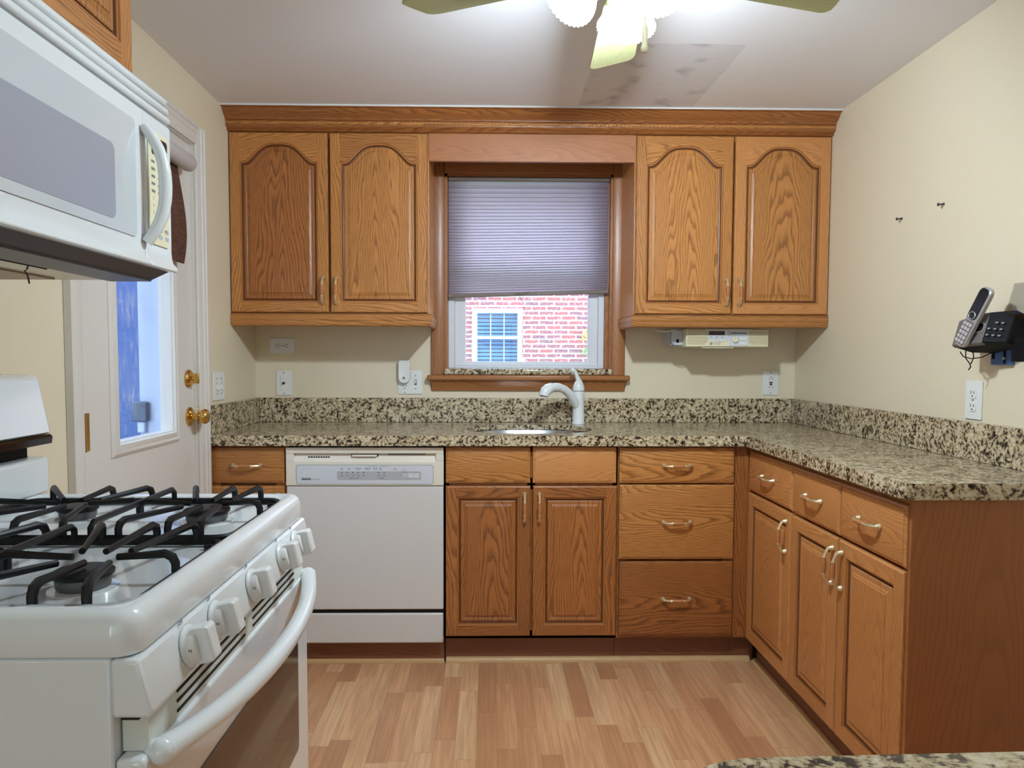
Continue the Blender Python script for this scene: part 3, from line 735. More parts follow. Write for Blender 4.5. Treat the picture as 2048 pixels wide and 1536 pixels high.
# ------------------------------------------------------------------ counter, backsplashes, sink, faucet
def slab(name, outer, z0, z1, hole=None, bevel=.011, strips=()):
    m = MB(); polys = [[Vector((x, y, 0)) for x, y in outer]]
    if hole: polys.append([Vector((x, y, 0)) for x, y in hole])
    tri = tessellate_polygon(polys); flat = [p for P in polys for p in P]
    n = len(flat); V = [(p.x, p.y, z1) for p in flat] + [(p.x, p.y, z0) for p in flat]; F = []
    for t in tri:
        a_, b_, c_ = (flat[i] for i in t)
        up = (b_ - a_).cross(c_ - a_).z > 0
        t = t if up else tuple(reversed(t))
        F.append(tuple(t)); F.append(tuple(i + n for i in reversed(t)))
    o = 0
    for k, P in enumerate(polys):
        L = len(P); ar = sum(P[i].x * P[(i + 1) % L].y - P[(i + 1) % L].x * P[i].y for i in range(L))
        for i in range(L):
            p, q = o + i, o + (i + 1) % L
            f = (p, p + n, q + n, q) if (ar > 0) != (k == 0) else (q, q + n, p + n, p)
            F.append(f)
        o += L
    m.add(V, F, GRAN)
    for st in strips: m.box(*st, GRAN)                    # built-up front edge
    o = m.build(name, bevel=bevel, seg=4, loc=((outer[0][0] + outer[2][0]) / 2, (outer[0][1] + outer[2][1]) / 2, z0))
    me = o.data; side = set()
    for p in me.polygons:
        if abs(p.normal.z) < .1:
            for k in p.edge_keys: side.add(k)
    w = me.attributes.new('bevel_weight_edge', 'FLOAT', 'EDGE')
    for e in me.edges:
        if e.key in side and all(abs(me.vertices[i].co.z - (z1 - z0)) < 1e-5 for i in e.vertices): w.data[e.index].value = 1.
    o.modifiers['bevel'].limit_method = 'WEIGHT'
    return o
YF, XC, YE = 2.791, .995, 1.712
hole = [(.174 + .264 * math.copysign(abs(math.cos(t)) ** .85, math.cos(t)), 3.068 + .196 * math.copysign(abs(math.sin(t)) ** .85, math.sin(t))) for t in (2 * PI * (i + .5) / 56 for i in range(56))]
fil = [(XC - .05 + .05 * math.sin(t) * 1, YF - .05 + .05 * math.cos(t)) for t in (PI / 2 * i / 6 for i in range(7))]
outer = [(XL + .001, YB - .001), (XL + .001, YF)] + [(XC - .05, YF)] + fil[1:6] + [(XC, YF - .05), (XC, YE + .02), (XC + .006, YE + .006), (XC + .02, YE), (XR - .001, YE), (XR - .001, YB - .001)]
tag(slab('granite_countertop', outer, .8940, .914, hole, strips=((XL + .001, XC - .0, YF, YF + .039, .8745, .8942), (XC, XC + .03, YE + .02, YF + .039, .8745, .8942), (XC + .02, XR - .001, YE, YE + .022, .8745, .8942), (XC + .006, XC + .02, YE + .006, YE + .022, .8745, .8942))), 'speckled beige granite countertop that turns the corner with the sink cut out', 'countertop')
m = MB(); m.box(XL + .0205, XR - .0205, YB - .0205, YB - .0005, .9142, 1.0265, GRAN); tag(m.build('granite_backsplash', bevel=.002, loc=(.18, YB - .02, .9142)), 'long granite backsplash strip behind the sink', 'backsplash')
m = MB(); m.box(XL + .0005, XL + .02, 2.80, YB - .0005, .9142, 1.0265, GRAN); tag(m.build('granite_backsplash', bevel=.002, loc=(XL + .01, 3.1, .9142)), 'short granite backsplash strip beside the back door', 'backsplash')
m = MB(); m.box(XR - .02, XR - .0005, 1.714, YB - .0005, .9142, 1.0265, GRAN); tag(m.build('granite_backsplash', bevel=.002, loc=(XR - .01, 2.5, .9142)), 'granite backsplash strip below the wall phone', 'backsplash')

sk = thing('sink', 'oval stainless steel undermount sink below the faucet', 'sink', (.174, 3.068, .7195))
def ov(rx, ry, z): return [(rx * math.copysign(abs(math.cos(t)) ** .85, math.cos(t)), ry * math.copysign(abs(math.sin(t)) ** .85, math.sin(t)), z - .70) for t in (2 * PI * (i + .5) / 56 for i in range(56))]
m = MB(); m.loft([ov(.30, .228, .8738), ov(.268, .20, .8738), ov(.264, .196, .868), ov(.258, .19, .80), ov(.245, .178, .74), ov(.20, .14, .722), ov(.045, .045, .714), ov(.045, .045, .711), ov(.21, .15, .716), ov(.25, .183, .735), ov(.262, .195, .80), ov(.268, .20, .871), ov(.30, .228, .8715)], STEEL, cap0=False, cap1=False, smooth=True); m.build('bowl', sk)
m = MB(); m.lathe([(.043, 0), (.043, .004), (.03, .005), (.012, .003), (.001, .003)], (0, 0, .0125), (0, 0, 1), STEEL, 20); m.build('drain', sk)

fc = thing('faucet', 'white single lever pull-out kitchen faucet behind the sink', 'faucet', (.412, 3.318, .9142))
m = MB(); m.lathe([(.0295, 0), (.0295, .006), (.0275, .009), (.0265, .08), (.0262, .150)], (0, 0, 0), (0, 0, 1), WHITE, 24); m.build('body', fc)
m = MB()
P0 = [(.0, .0, .065), (-.022, -.022, .105), (-.045, -.044, .138), (-.072, -.066, .160), (-.100, -.086, .170), (-.128, -.104, .170), (-.146, -.116, .163)]
m.tube(P0, [.017, .0205, .0195, .0185, .0185, .0195, .021], WHITE, 14); m.build('spout', fc)
m = MB()
P1 = [(-.132, -.106, .169), (-.148, -.117, .164), (-.160, -.124, .154), (-.166, -.128, .142), (-.168, -.129, .133)]
m.tube(P1, [.0215, .0235, .0245, .0225, .0215], WHITE, 14)
m.tube([(-.168, -.129, .134), (-.1685, -.1292, .1305)], .0165, BLACKP, 12)
m.box(-.140, -.124, -.112, -.098, .1865, .1905, INKG); m.build('spray_head', fc, angle=50)
m = MB(); m.lathe([(.0275, .1515), (.0278, .158), (.026, .170), (.021, .185), (.014, .195), (.004, .199)], (0, 0, 0), (0, 0, 1), WHITE, 24)
m.tube([(.004, .0, .185), (-.004, -.004, .205), (-.012, -.010, .225), (-.020, -.016, .240), (-.030, -.02, .2455), (-.036, -.022, .246)], [.016, .0115, .0085, .0085, .0095, .006], WHITE, 12); m.build('lever', fc)
m = MB(); m.lathe([(.0282, .1497), (.0282, .1517)], (0, 0, 0), (0, 0, 1), INKG, 24); m.build('joint_ring', fc)

# ------------------------------------------------------------------ dishwasher
dw = thing('dishwasher', 'bisque built-in dishwasher with a grey control panel', 'dishwasher', (-.4735, YD, 0))
DX = .3025
FT = lambda x, y, z: Matrix.Translation((x, y, z)) @ Matrix.Rotation(PI / 2, 4, 'X')
m = MB(); m.box(-DX, DX, .03, .56, .11, .868, DGAP); m.build('tub', dw)
m = MB(); m.box(-DX + .001, DX - .001, .0, .03, .231, .7165, DWP); m.build('door', dw, bevel=.004, seg=3)
m = MB(); m.box(-DX + .002, DX - .002, .004, .028, .095, .214, DWP); m.build('access_panel', dw, bevel=.006, seg=3)
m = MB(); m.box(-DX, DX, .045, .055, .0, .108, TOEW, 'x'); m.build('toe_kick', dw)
m = MB()                                                 # control fascia with a finger recess across the top
zt, zb = .866, .7185
m.box(-DX, DX, .012, .03, zb, zt, DWT)
m.box(-DX, DX, -.004, .012, .843, zt, DWT); m.box(-DX, DX, -.004, .012, zb, .812, DWT)
m.box(-DX, -DX + .03, -.004, .012, .812, .843, DWT); m.box(DX - .03, DX, -.004, .012, .812, .843, DWT)
m.add([(-DX + .03, .011, .842), (DX - .03, .011, .842), (DX - .03, -.0038, .810), (-DX + .03, -.0038, .810)], [(0, 3, 2, 1)], DWT)
pn = m.build('control_panel', dw, bevel=.002)
m = MB(); R = .008
def rr(x0, x1, z0, z1, r, y, n=5):
    L = []
    for cx, cz, s in ((x1 - r, z0 + r, -PI / 2), (x1 - r, z1 - r, 0), (x0 + r, z1 - r, PI / 2), (x0 + r, z0 + r, PI)):
        for i in range(n + 1):
            t = s + PI / 2 * i / n; L.append((cx + r * math.cos(t), y, cz + r * math.sin(t)))
    return L
def rplate(mb, x0, x1, z0, z1, r, y0, y1, mat): mb.loft([rr(x0, x1, z0, z1, r, y1), rr(x0, x1, z0, z1, r, y0)], mat)
rplate(m, -.2635, .2635, .724, .7995, .008, -.0048, -.003, INKG); rplate(m, -.262, .262, .7255, .798, .007, -.0054, -.0045, PANELGREY)
rplate(m, -.107, .217, .741, .774, .004, -.0058, -.005, PANELG2)
for x in (-.0888, -.0675, -.0464, -.0254, -.0044, .053, .0745): m.box(x - .0028, x + .0028, -.0062, -.005, .7685, .7712, INK); m.box(x - .007, x + .007, -.0062, -.005, .759, .7602, INKG); m.box(x - .006, x + .006, -.0062, -.005, .7545, .7556, INKG)
for x in (-.0885, -.06, -.033, -.025, -.017, .002, .010, .018, .036, .045, .060, .117): m.box(x - .0024, x + .0024, -.0062, -.005, .7848, .787, INK)
for x in (-.0885, -.06, -.025, .010, .040, .060, .117, .152): m.box(x - .007, x + .007, -.0060, -.005, .7798, .7808, INKG)
for x in (.144, .152, .160, .197): m.box(x - .0024, x + .0024, -.0062, -.005, .7712, .7732, INK)
for x, w in ((.0265, .036), (.076, .032)): m.box(x - w / 2, x + w / 2, -.006, -.005, .7938, .7946, INKG)
for x, t in ((.177, 'START'), (.199, 'CANCEL')): rplate(m, x - .0095, x + .0095, .7505, .766, .003, -.0066, -.005, WHITE2); m.text(t, .0042, FT(x, -.0067, .7585), INK)
rplate(m, .1465, .163, .753, .766, .002, -.0064, -.005, PANELGREY); m.text('HEATED', .0036, FT(.1548, -.0065, .761), INK); m.text('DRY', .0036, FT(.1548, -.0065, .757), INK)
m.text('NORMAL CYCLES', .0046, FT(-.042, -.006, .7475), INK); m.text('OPTIONS', .0046, FT(.064, -.006, .7475), INK)
m.box(-.2425, -.2065, -.006, -.005, .7412, .7432, INK); m.text('KENMORE', .0078, FT(-.2245, -.006, .7465), INK); m.text('ULTRA WASH', .0042, FT(-.187, -.006, .7438), INKG)
m.build('display_panel', pn)
m = MB()
for k in range(9): m.lathe([(.0042, 0), (.0042, .002)], (-.2155 + k * .0095, .0055, .8275), (0, -1, .0), DGAP, 10)
m.build('vent', pn)
m = MB(); m.box(-.052, .050, .002, .012, .8305, .8395, DGAP); rplate(m, -.049, .047, .8315, .8385, .003, -.005, .004, DWT); m.build('latch_handle', pn)
m = MB(); m.box(.088, .233, .0015, .006, .8395, .8415, DGAP); m.build('slot', pn)
m = MB(); m.box(-DX + .002, DX - .002, .012, .03, .2145, .2305, DGAP); m.build('gap_strip', dw)

# ------------------------------------------------------------------ gas range (faces +x)
RY = 1.1965; RXF = -.398
rg = thing('gas_range', 'white gas range with five front knobs and a bowed oven handle', 'range', (RXF, RY, 0), PI / 2)
H = .3775                                                # half width; local x = world y - RY, local y = RXF - world x
m = MB(); m.box(-H + .003, H - .003, .03, .655, .03, .8665, WHITE); m.box(-H + .03, H - .03, .08, .62, 0, .03, BLACKP); m.build('body', rg, bevel=.004)
# cooktop with a sunk burner well
m = MB()
def rrect(k, z, r=.03, x0=-H, x1=H, y0=0., y1=.625, n=6):
    L = []
    a0, a1, b0, b1 = x0 + k, x1 - k, y0 + k, y1 - k; r = max(r - k, .004)
    for cx, cy, s in ((a1 - r, b0 + r, -PI / 2), (a1 - r, b1 - r, 0), (a0 + r, b1 - r, PI / 2), (a0 + r, b0 + r, PI)):
        for i in range(n + 1):
            t = s + PI / 2 * i / n; L.append((cx + r * math.cos(t), cy + r * math.sin(t), z))
    return L
well = dict(x0=-H + .031, x1=H - .045, y0=.022, y1=.560, r=.05)
m.loft([rrect(.02, .8668), rrect(.002, .868), rrect(0, .874), rrect(0, .902), rrect(.004, .912), rrect(.012, .9185), rrect(.018, .9200), rrect(0, .9200, **well), rrect(.004, .917, **well), rrect(.010, .906, **well), rrect(.018, .903, **well)], WHITE, smooth=True)
ck = m.build('cooktop', rg, angle=40)
# burners
def burner(x, y, s=1.):
    lx, ly = y - RY, RXF - x
    m = MB(); m.lathe([(.044 * s, .9025), (.043 * s, .9042), (.03, .905)], (lx, ly, 0), (0, 0, 1), WHITE, 24)
    m.lathe([(.031 * s, .904), (.033 * s, .908), (.034 * s, .917), (.0325 * s, .920)], (lx, ly, 0), (0, 0, 1), BURB, 26)
    b = m.build('burner', rg)
    m = MB(); m.lathe([(.030 * s, .9205), (.0375 * s, .9215), (.038 * s, .926), (.034 * s, .929), (.012, .930)], (lx, ly, 0), (0, 0, 1), BLACK, 26); m.build('burner_cap', b)
BUR = [(-.535, .965, 1.), (-.80, .985, .9), (-.525, 1.365, 1.1), (-.775, 1.385, .95)]
for b in BUR: burner(*b)
# control panel
m = MB(); cp = [(.012, .8660), (.001, .8655), (-.003, .862), (-.0165, .806), (-.0165, .800), (-.012, .797), (.030, .797), (.030, .866)]
m.loft([[(x, y, z) for y, z in cp] for x in (-H + .0005, H - .0005)], WHITE); cpn = m.build('control_panel', rg, bevel=.006, seg=3)
axk = Vector((0, -1, .235)).normalized()
for i, yy in enumerate((.94, 1.035, 1.195, 1.365, 1.465)):
    x = yy - RY; o = Vector((x, -.0095, .834))
    m = MB(); m.lathe([(.0275, .0005), (.0275, .004), (.0245, .006), (.024, .016), (.022, .019), (.003, .0195)], o, axk, WHITE2, 26)
    # raised square grip
    up = Vector((0, .235, 1)).normalized(); sd_ = Vector((1, 0, 0)); k0, k1 = .012, .036
    sq = lambda w, h, d: [o + axk * d + sd_ * (w * sx) + up * (h * sz) for sx, sz in ((-1, -1), (1, -1), (1, 1), (-1, 1))]
    m.loft([sq(.0135, .0235, k0), sq(.0135, .0235, k1 - .004), sq(.0105, .020, k1)], WHITE2)
    kb = m.build('knob', rg, bevel=.003, seg=2)
    m = MB(); base_o = o + up * .034 + axk * .0008
    TT = Matrix.Translation(base_o + sd_ * -.006) @ Matrix.Rotation(math.radians(90 - 13.2), 4, 'X')
    m.text('OFF', .008, TT, INKG); m.build('off_mark', kb); m = MB()
    m.text('H', .006, Matrix.Translation(o + axk * .0125 + Vector((-.0245, 0, 0))) @ Matrix.Rotation(-PI / 2, 4, 'Z') @ Matrix.Rotation(PI / 2, 4, 'X'), INK)
    m.build('high_mark', kb)
# oven door
m = MB(); m.box(-H + .002, H - .002, -.006, .028, .165, .748, WHITE)
od = m.build('oven_door', rg, bevel=.006, seg=3)
m = MB(); m.box(-H + .022, H - .022, -.002, .028, .7485, .7955, plain('vent_trim', (214, 216, 206), .3))
for k in range(3):
    z = .756 + k * .013
    for q in range(2):
        x0 = -H + .10 + q * .30; m.box(x0, x0 + .26, -.0035, .0, z, z + .0035, DGAP)
m.box(-H + .004, H - .004, .0, .02, .7945, .797, DGAP)
m.build('vent_trim', rg)
m = MB(); rplate(m, -H + .095, H - .088, .40, .648, .012, -.0078, -.003, OVENG); m.build('oven_window', od)
m = MB(); P = []; Rr = []
for i in range(25):
    t = -1 + 2 * i / 24; P.append((t * .352 + .004, -.014 - .048 * (1 - abs(t) ** 2.2), .745 - .012 * (1 - t * t))); Rr.append(.0155 if abs(t) < .93 else .0165)
m.tube(P, Rr, WHITE, 14)
for q in (P[0], P[-1]): m.ball(q, .0163, WHITE); m.ball((q[0], q[1] + .007, q[2]), .0145, WHITE)
m.build('handle', od)
m = MB(); m.box(-H + .003, H - .003, -.004, .028, .045, .155, WHITE); m.build('storage_drawer', rg, bevel=.006)
# backguard
m = MB(); bgp = [(.6545, .9), (.652, 1.168), (.640, 1.175), (.575, 1.172), (.558, 1.165), (.535, 1.050), (.537, 1.046), (.60, 1.046), (.60, .9)]
m.loft([[(x, y, z) for y, z in bgp] for x in (-H, H - .0)], WHITE); bgd = m.build('backguard', rg, bevel=.006, seg=3)
m = MB(); m.loft([[(x, y, z) for y, z in ((.536, 1.0455), (.531, 1.040), (.533, 1.026), (.60, 1.022), (.60, 1.0455))] for x in (-H + .001, H - .001)], BLACKGL); m.build('console_strip', bgd)
m = MB(); m.box(-H + .004, H - .02, .574, .602, .998, 1.021, DGAP); m.build('vent', bgd)
m = MB(); m.loft([[(x, y, z) for y, z in ((.566, .918), (.545, .9205), (.541, .935), (.541, .992), (.547, .998), (.604, .998), (.604, .918))] for x in (-H, H)], WHITE); m.build('riser', bgd, bevel=.004)

# removable burner grates
def grate(y0, y1, burners, label):
    x0, x1 = -.943, -.4265
    g = thing('burner_grate', label, 'grate', ((x0 + x1) / 2, (y0 + y1) / 2, .9035), group=None)
    off = Vector(g.location); zz = .0
    m = MB(); r = .028; L = []
    for cx, cy, s in ((x1 - r, y0 + r, -PI / 2), (x1 - r, y1 - r, 0), (x0 + r, y1 - r, PI / 2), (x0 + r, y0 + r, PI)):
        for i in range(6):
            t = s + PI / 2 * i / 5; L.append(Vector((cx + r * math.cos(t), cy + r * math.sin(t), .9115)) - off)
    m.tube(L, .0055, BLACK, 6, closed=True, flat=1.2)
    for cx in (x0 + .02, x1 - .02):
        for cy in (y0 + .02, y1 - .02): m.tube([Vector((cx, cy, .9038)) - off, Vector((cx, cy, .911)) - off], .006, BLACK, 6)
    xm = (burners[0][0] + burners[1][0]) / 2
    m.tube([Vector((xm, y0, .912)) - off, Vector((xm, y0, .93)) - off, Vector((xm, y0 + .01, .9375)) - off, Vector((xm, y1 - .01, .9375)) - off, Vector((xm, y1, .93)) - off, Vector((xm, y1, .912)) - off], .0055, BLACK, 6)
    m.build('frame', g)
    def fing(P, Q):
        P = Vector(P); Q = Vector(Q); d = (Q - P); ln = d.length; d.normalize(); m = MB()
        pts = [P + Vector((0, 0, .911)), P + Vector((0, 0, .928)), P + d * .004 + Vector((0, 0, .9365)), P + d * .014 + Vector((0, 0, .941)), P + d * ln * .55 + Vector((0, 0, .9385)), P + d * ln + Vector((0, 0, .9365))]
        m.tube([p - off for p in pts], [.0058, .0062, .0066, .0062, .0052, .0048], BLACK, 8); m.build('finger', g)
    for bx, by in burners:
        lo, hi = (xm, x1) if bx > xm else (x0, xm)
        fing((hi, by, 0), (bx + .03, by, 0)); fing((lo, by, 0), (bx - .03, by, 0))
        fing((bx, y0, 0), (bx, by - .028, 0)); fing((bx, y1, 0), (bx, by + .028, 0))
        for sx in (-1, 1):
            ex = (hi if sx > 0 else lo) 
            for sy in (-1, 1):
                ey = y1 if sy > 0 else y0
                fing((ex + (-.045 if sx > 0 else .045), ey, 0), (bx + sx * .034, by + sy * .03, 0)) if abs(ex - bx) > .07 else None
    return g
grate(.856, 1.181, [(-.535, .965 + .03), (-.80, .985 + .03)], 'black cast iron grate over the near burners of the white range')
grate(1.197, 1.517, [(-.525, 1.365), (-.775, 1.37)], 'black cast iron grate over the far burners beside the back door')

# ------------------------------------------------------------------ over-the-range microwave (faces +x)
MX = -.668
mw = thing('microwave', 'white over-the-range microwave with a curved handle', 'microwave', (MX, RY, 1.364), PI / 2)
z = lambda v: v - 1.364
A = lambda y: y - RY
m = MB(); m.box(-H, H, .035, .403, z(1.385), z(1.752), WHITE); m.build('body', mw, bevel=.003)
m = MB()                                                 # louvred grille on top
for k in range(3):
    z0 = 1.694 + k * .0195; d = .002 + k * .003
    m.loft([[(x, y, zz) for y, zz in ((.05, z(z0)), (d, z(z0)), (d - .004, z(z0 + .004)), (d - .002, z(z0 + .013)), (d + .006, z(z0 + .0185)), (.05, z(z0 + .0185)))] for x in (-H, H)], WHITE)
m.build('grille', mw, bevel=.002)
m = MB(); fp = [(.036, z(1.690)), (.004, z(1.690)), (0, z(1.684)), (.001, z(1.43)), (-.001, z(1.408)), (-.010, z(1.396)), (-.012, z(1.390)), (-.008, z(1.387)), (.036, z(1.392))]
m.loft([[(x, y, zz) for y, zz in fp] for x in (-H, A(1.452))], WHITE); md = m.build('door', mw, bevel=.002)
m = MB(); b0, b1 = rr(-H + .03, A(1.418), z(1.437), z(1.657), .012, -.0006), rr(-H + .03, A(1.418), z(1.437), z(1.657), .012, .001)
m.loft([rr(-H + .03, A(1.418), z(1.437), z(1.657), .012, .0004), rr(-H + .03, A(1.418), z(1.437), z(1.657), .012, -.0012), rr(-H + .034, A(1.414), z(1.441), z(1.653), .010, -.0008), rr(-H + .09, A(1.338), z(1.458), z(1.588), .014, .0001)], MWIN2, cap0=False, cap1=False, smooth=False)
m.build('bezel', md)
m = MB(); m.loft([rr(-H + .088, A(1.340), z(1.456), z(1.590), .014, .0012), rr(-H + .088, A(1.340), z(1.456), z(1.590), .014, -.0006)], MWIN, cap0=False); m.build('viewing_window', md)
m = MB(); ya = A(1.436)
P = []
for i in range(17):
    t = -1 + 2 * i / 16; P.append((ya + .012 * (1 - t * t) + .012, -.004 - .034 * (1 - abs(t) ** 2.6), z(1.543 + t * .111)))
m.tube(P, [.0105 + .002 * (1 - abs(-1 + 2 * i / 16)) for i in range(17)], WHITE, 12, flat=1.1, up=(1, 0, 0))
m.build('handle', md)
m = MB(); m.loft([[(x, y, zz) for y, zz in fp] for x in (A(1.454), H)], WHITE); cpm = m.build('control_panel', mw, bevel=.002)
m = MB(); rplate(m, A(1.468), A(1.556), z(1.435), z(1.660), .008, -.0022, .0, CREAM2)
rplate(m, A(1.482), A(1.551), z(1.612), z(1.650), .006, -.003, -.001, BLACKGL)
for rrw in range(11):
    for cc in range(3):
        x = A(1.480) + cc * .028; zz = z(1.598 - rrw * .0145)
        if rrw < 5: m.box(x, x + .014, -.0028, -.0012, zz - .003, zz + .002, INKG)
        elif rrw < 9: m.text(str((rrw - 5) * 3 + cc + 1) if rrw < 8 else ('', '0', '')[cc], .009, FT(x + .007, -.0023, zz), INKG) if (rrw < 8 or cc == 1) else None
        else: rplate(m, x, x + .016, zz - .005, zz + .004, .002, -.0026, -.001, PANELG2)
m.text('STOP', .006, FT(A(1.541), -.0024, z(1.467)), RED)
m.build('keypad', cpm)
m = MB(); m.box(-H + .012, H - .012, .04, .125, z(1.368), z(1.386), GREYM)
m.add([(-H + .003, .004, z(1.3905)), (H - .003, .004, z(1.3905)), (H - .012, .045, z(1.3685)), (-H + .012, .045, z(1.3685)), (-H + .003, .05, z(1.3905)), (H - .003, .05, z(1.3905))], [(0, 3, 2, 1), (1, 2, 5), (0, 4, 3)], GREYM)
m.build('vent_strip', mw)
m = MB(); m.box(-H + .012, H - .012, .125, .40, z(1.371), z(1.386), WARMPLATE)
for x0 in (-.33, .03): m.box(x0, x0 + .30, .22, .37, z(1.3675), z(1.372), MESHF)
m.box(-.17, .17, .14, .19, z(1.3685), z(1.372), BLACKGL); m.build('hood_plate', mw)
m = MB(); m.tube([(.20, .20, z(1.372)), (.205, .197, z(1.36)), (.203, .194, z(1.35)), (.200, .192, z(1.347))], .0016, GREYM, 6); m.build('filter_tab', mw)

# cabinet above it
r = thing('wall_cabinet', 'oak wall cabinet above the white microwave', 'cabinet', (-.745, RY, 1.793), PI / 2)
cab_box(r, -.3905, .3905, 0, ZC - 1.794, .0195, .3285, OAKR, fs=.03)
panel_door(r, -.387, -.004, .004, .425, 0, OAK, sw=.05); panel_door(r, .002, .386, .004, .425, 0, OAK, sw=.05)

# ------------------------------------------------------------------ pleated shade in the window
sh = thing('cellular_shade', 'taupe pleated shade drawn halfway down the kitchen window', 'window shade', (.183, YB + .02, 2.058)); o3 = Vector((.183, YB + .02, 2.058))
sx0, sx1 = -.1855, .5625
m = MB(); m.box(sx0, sx1, YB + .004, YB + .036, 2.028, 2.046, SHADER); wbuild(m, 'headrail', sh, bevel=.004)
zl, zr = 1.510, 1.533
def pleats(sgn, m):
    n = 36; loops = []; f = 0
    for i in range(2 * n + 1):
        t = i / (2 * n); tt = 1 - (1 - t) ** 1.18 if False else t ** .78
        d = (.006 if i % 2 else 0.) * sgn
        z_l = 2.0275 + (zl - 2.0275) * tt; z_r = 2.0275 + (zr - 2.0275) * tt
        loops.append([(sx0 + .002, YB + .020 + .003 * sgn + d, z_l), (sx1 - .004, YB + .020 + .003 * sgn + d, z_r)])
    m.loft(loops, SHADEF, closed=False, cap0=False, cap1=False)
m = MB(); pleats(-1, m)
for i in range(1, 36):
    tt = (i / 36) ** .78; z_l = 2.0275 + (zl - 2.0275) * tt; z_r = 2.0275 + (zr - 2.0275) * tt
    m.add([(sx0 + .002, YB + .0165, z_l - .0011), (sx1 - .004, YB + .0165, z_r - .0011), (sx1 - .004, YB + .0165, z_r + .0011), (sx0 + .002, YB + .0165, z_l + .0011)], [(0, 1, 2, 3)], SEAM)
wbuild(m, 'pleats', sh, angle=10)
m = MB(); m.loft([[(sx, y, zz + d) for y, d in ((YB + .008, 0), (YB + .032, 0), (YB + .032, -.018), (YB + .008, -.018))] for sx, zz in ((sx0, zl), (sx1 - .002, zr))], SHADER); wbuild(m, 'bottom_rail', sh, bevel=.002)
m = MB()
m.tube([(.142, YB + .004, 1.515), (.150, YB + .003, 1.49), (.168, YB + .003, 1.46), (.170, YB + .003, 1.42), (.160, YB + .003, 1.37), (.158, YB + .003, 1.31), (.163, YB + .003, 1.26), (.157, YB + .003, 1.215), (.150, YB + .003, 1.212)], .0011, plain('tan_cord', (110, 96, 84), .7), 5)
m.tube([(.118, YB + .003, 1.515), (.13, YB + .001, 1.508), (.142, YB, 1.513), (.155, YB, 1.508), (.165, YB, 1.516), (.18, YB + .001, 1.512), (.19, YB + .002, 1.522)], .0013, m.mats[0], 5)
wbuild(m, 'cord', sh)

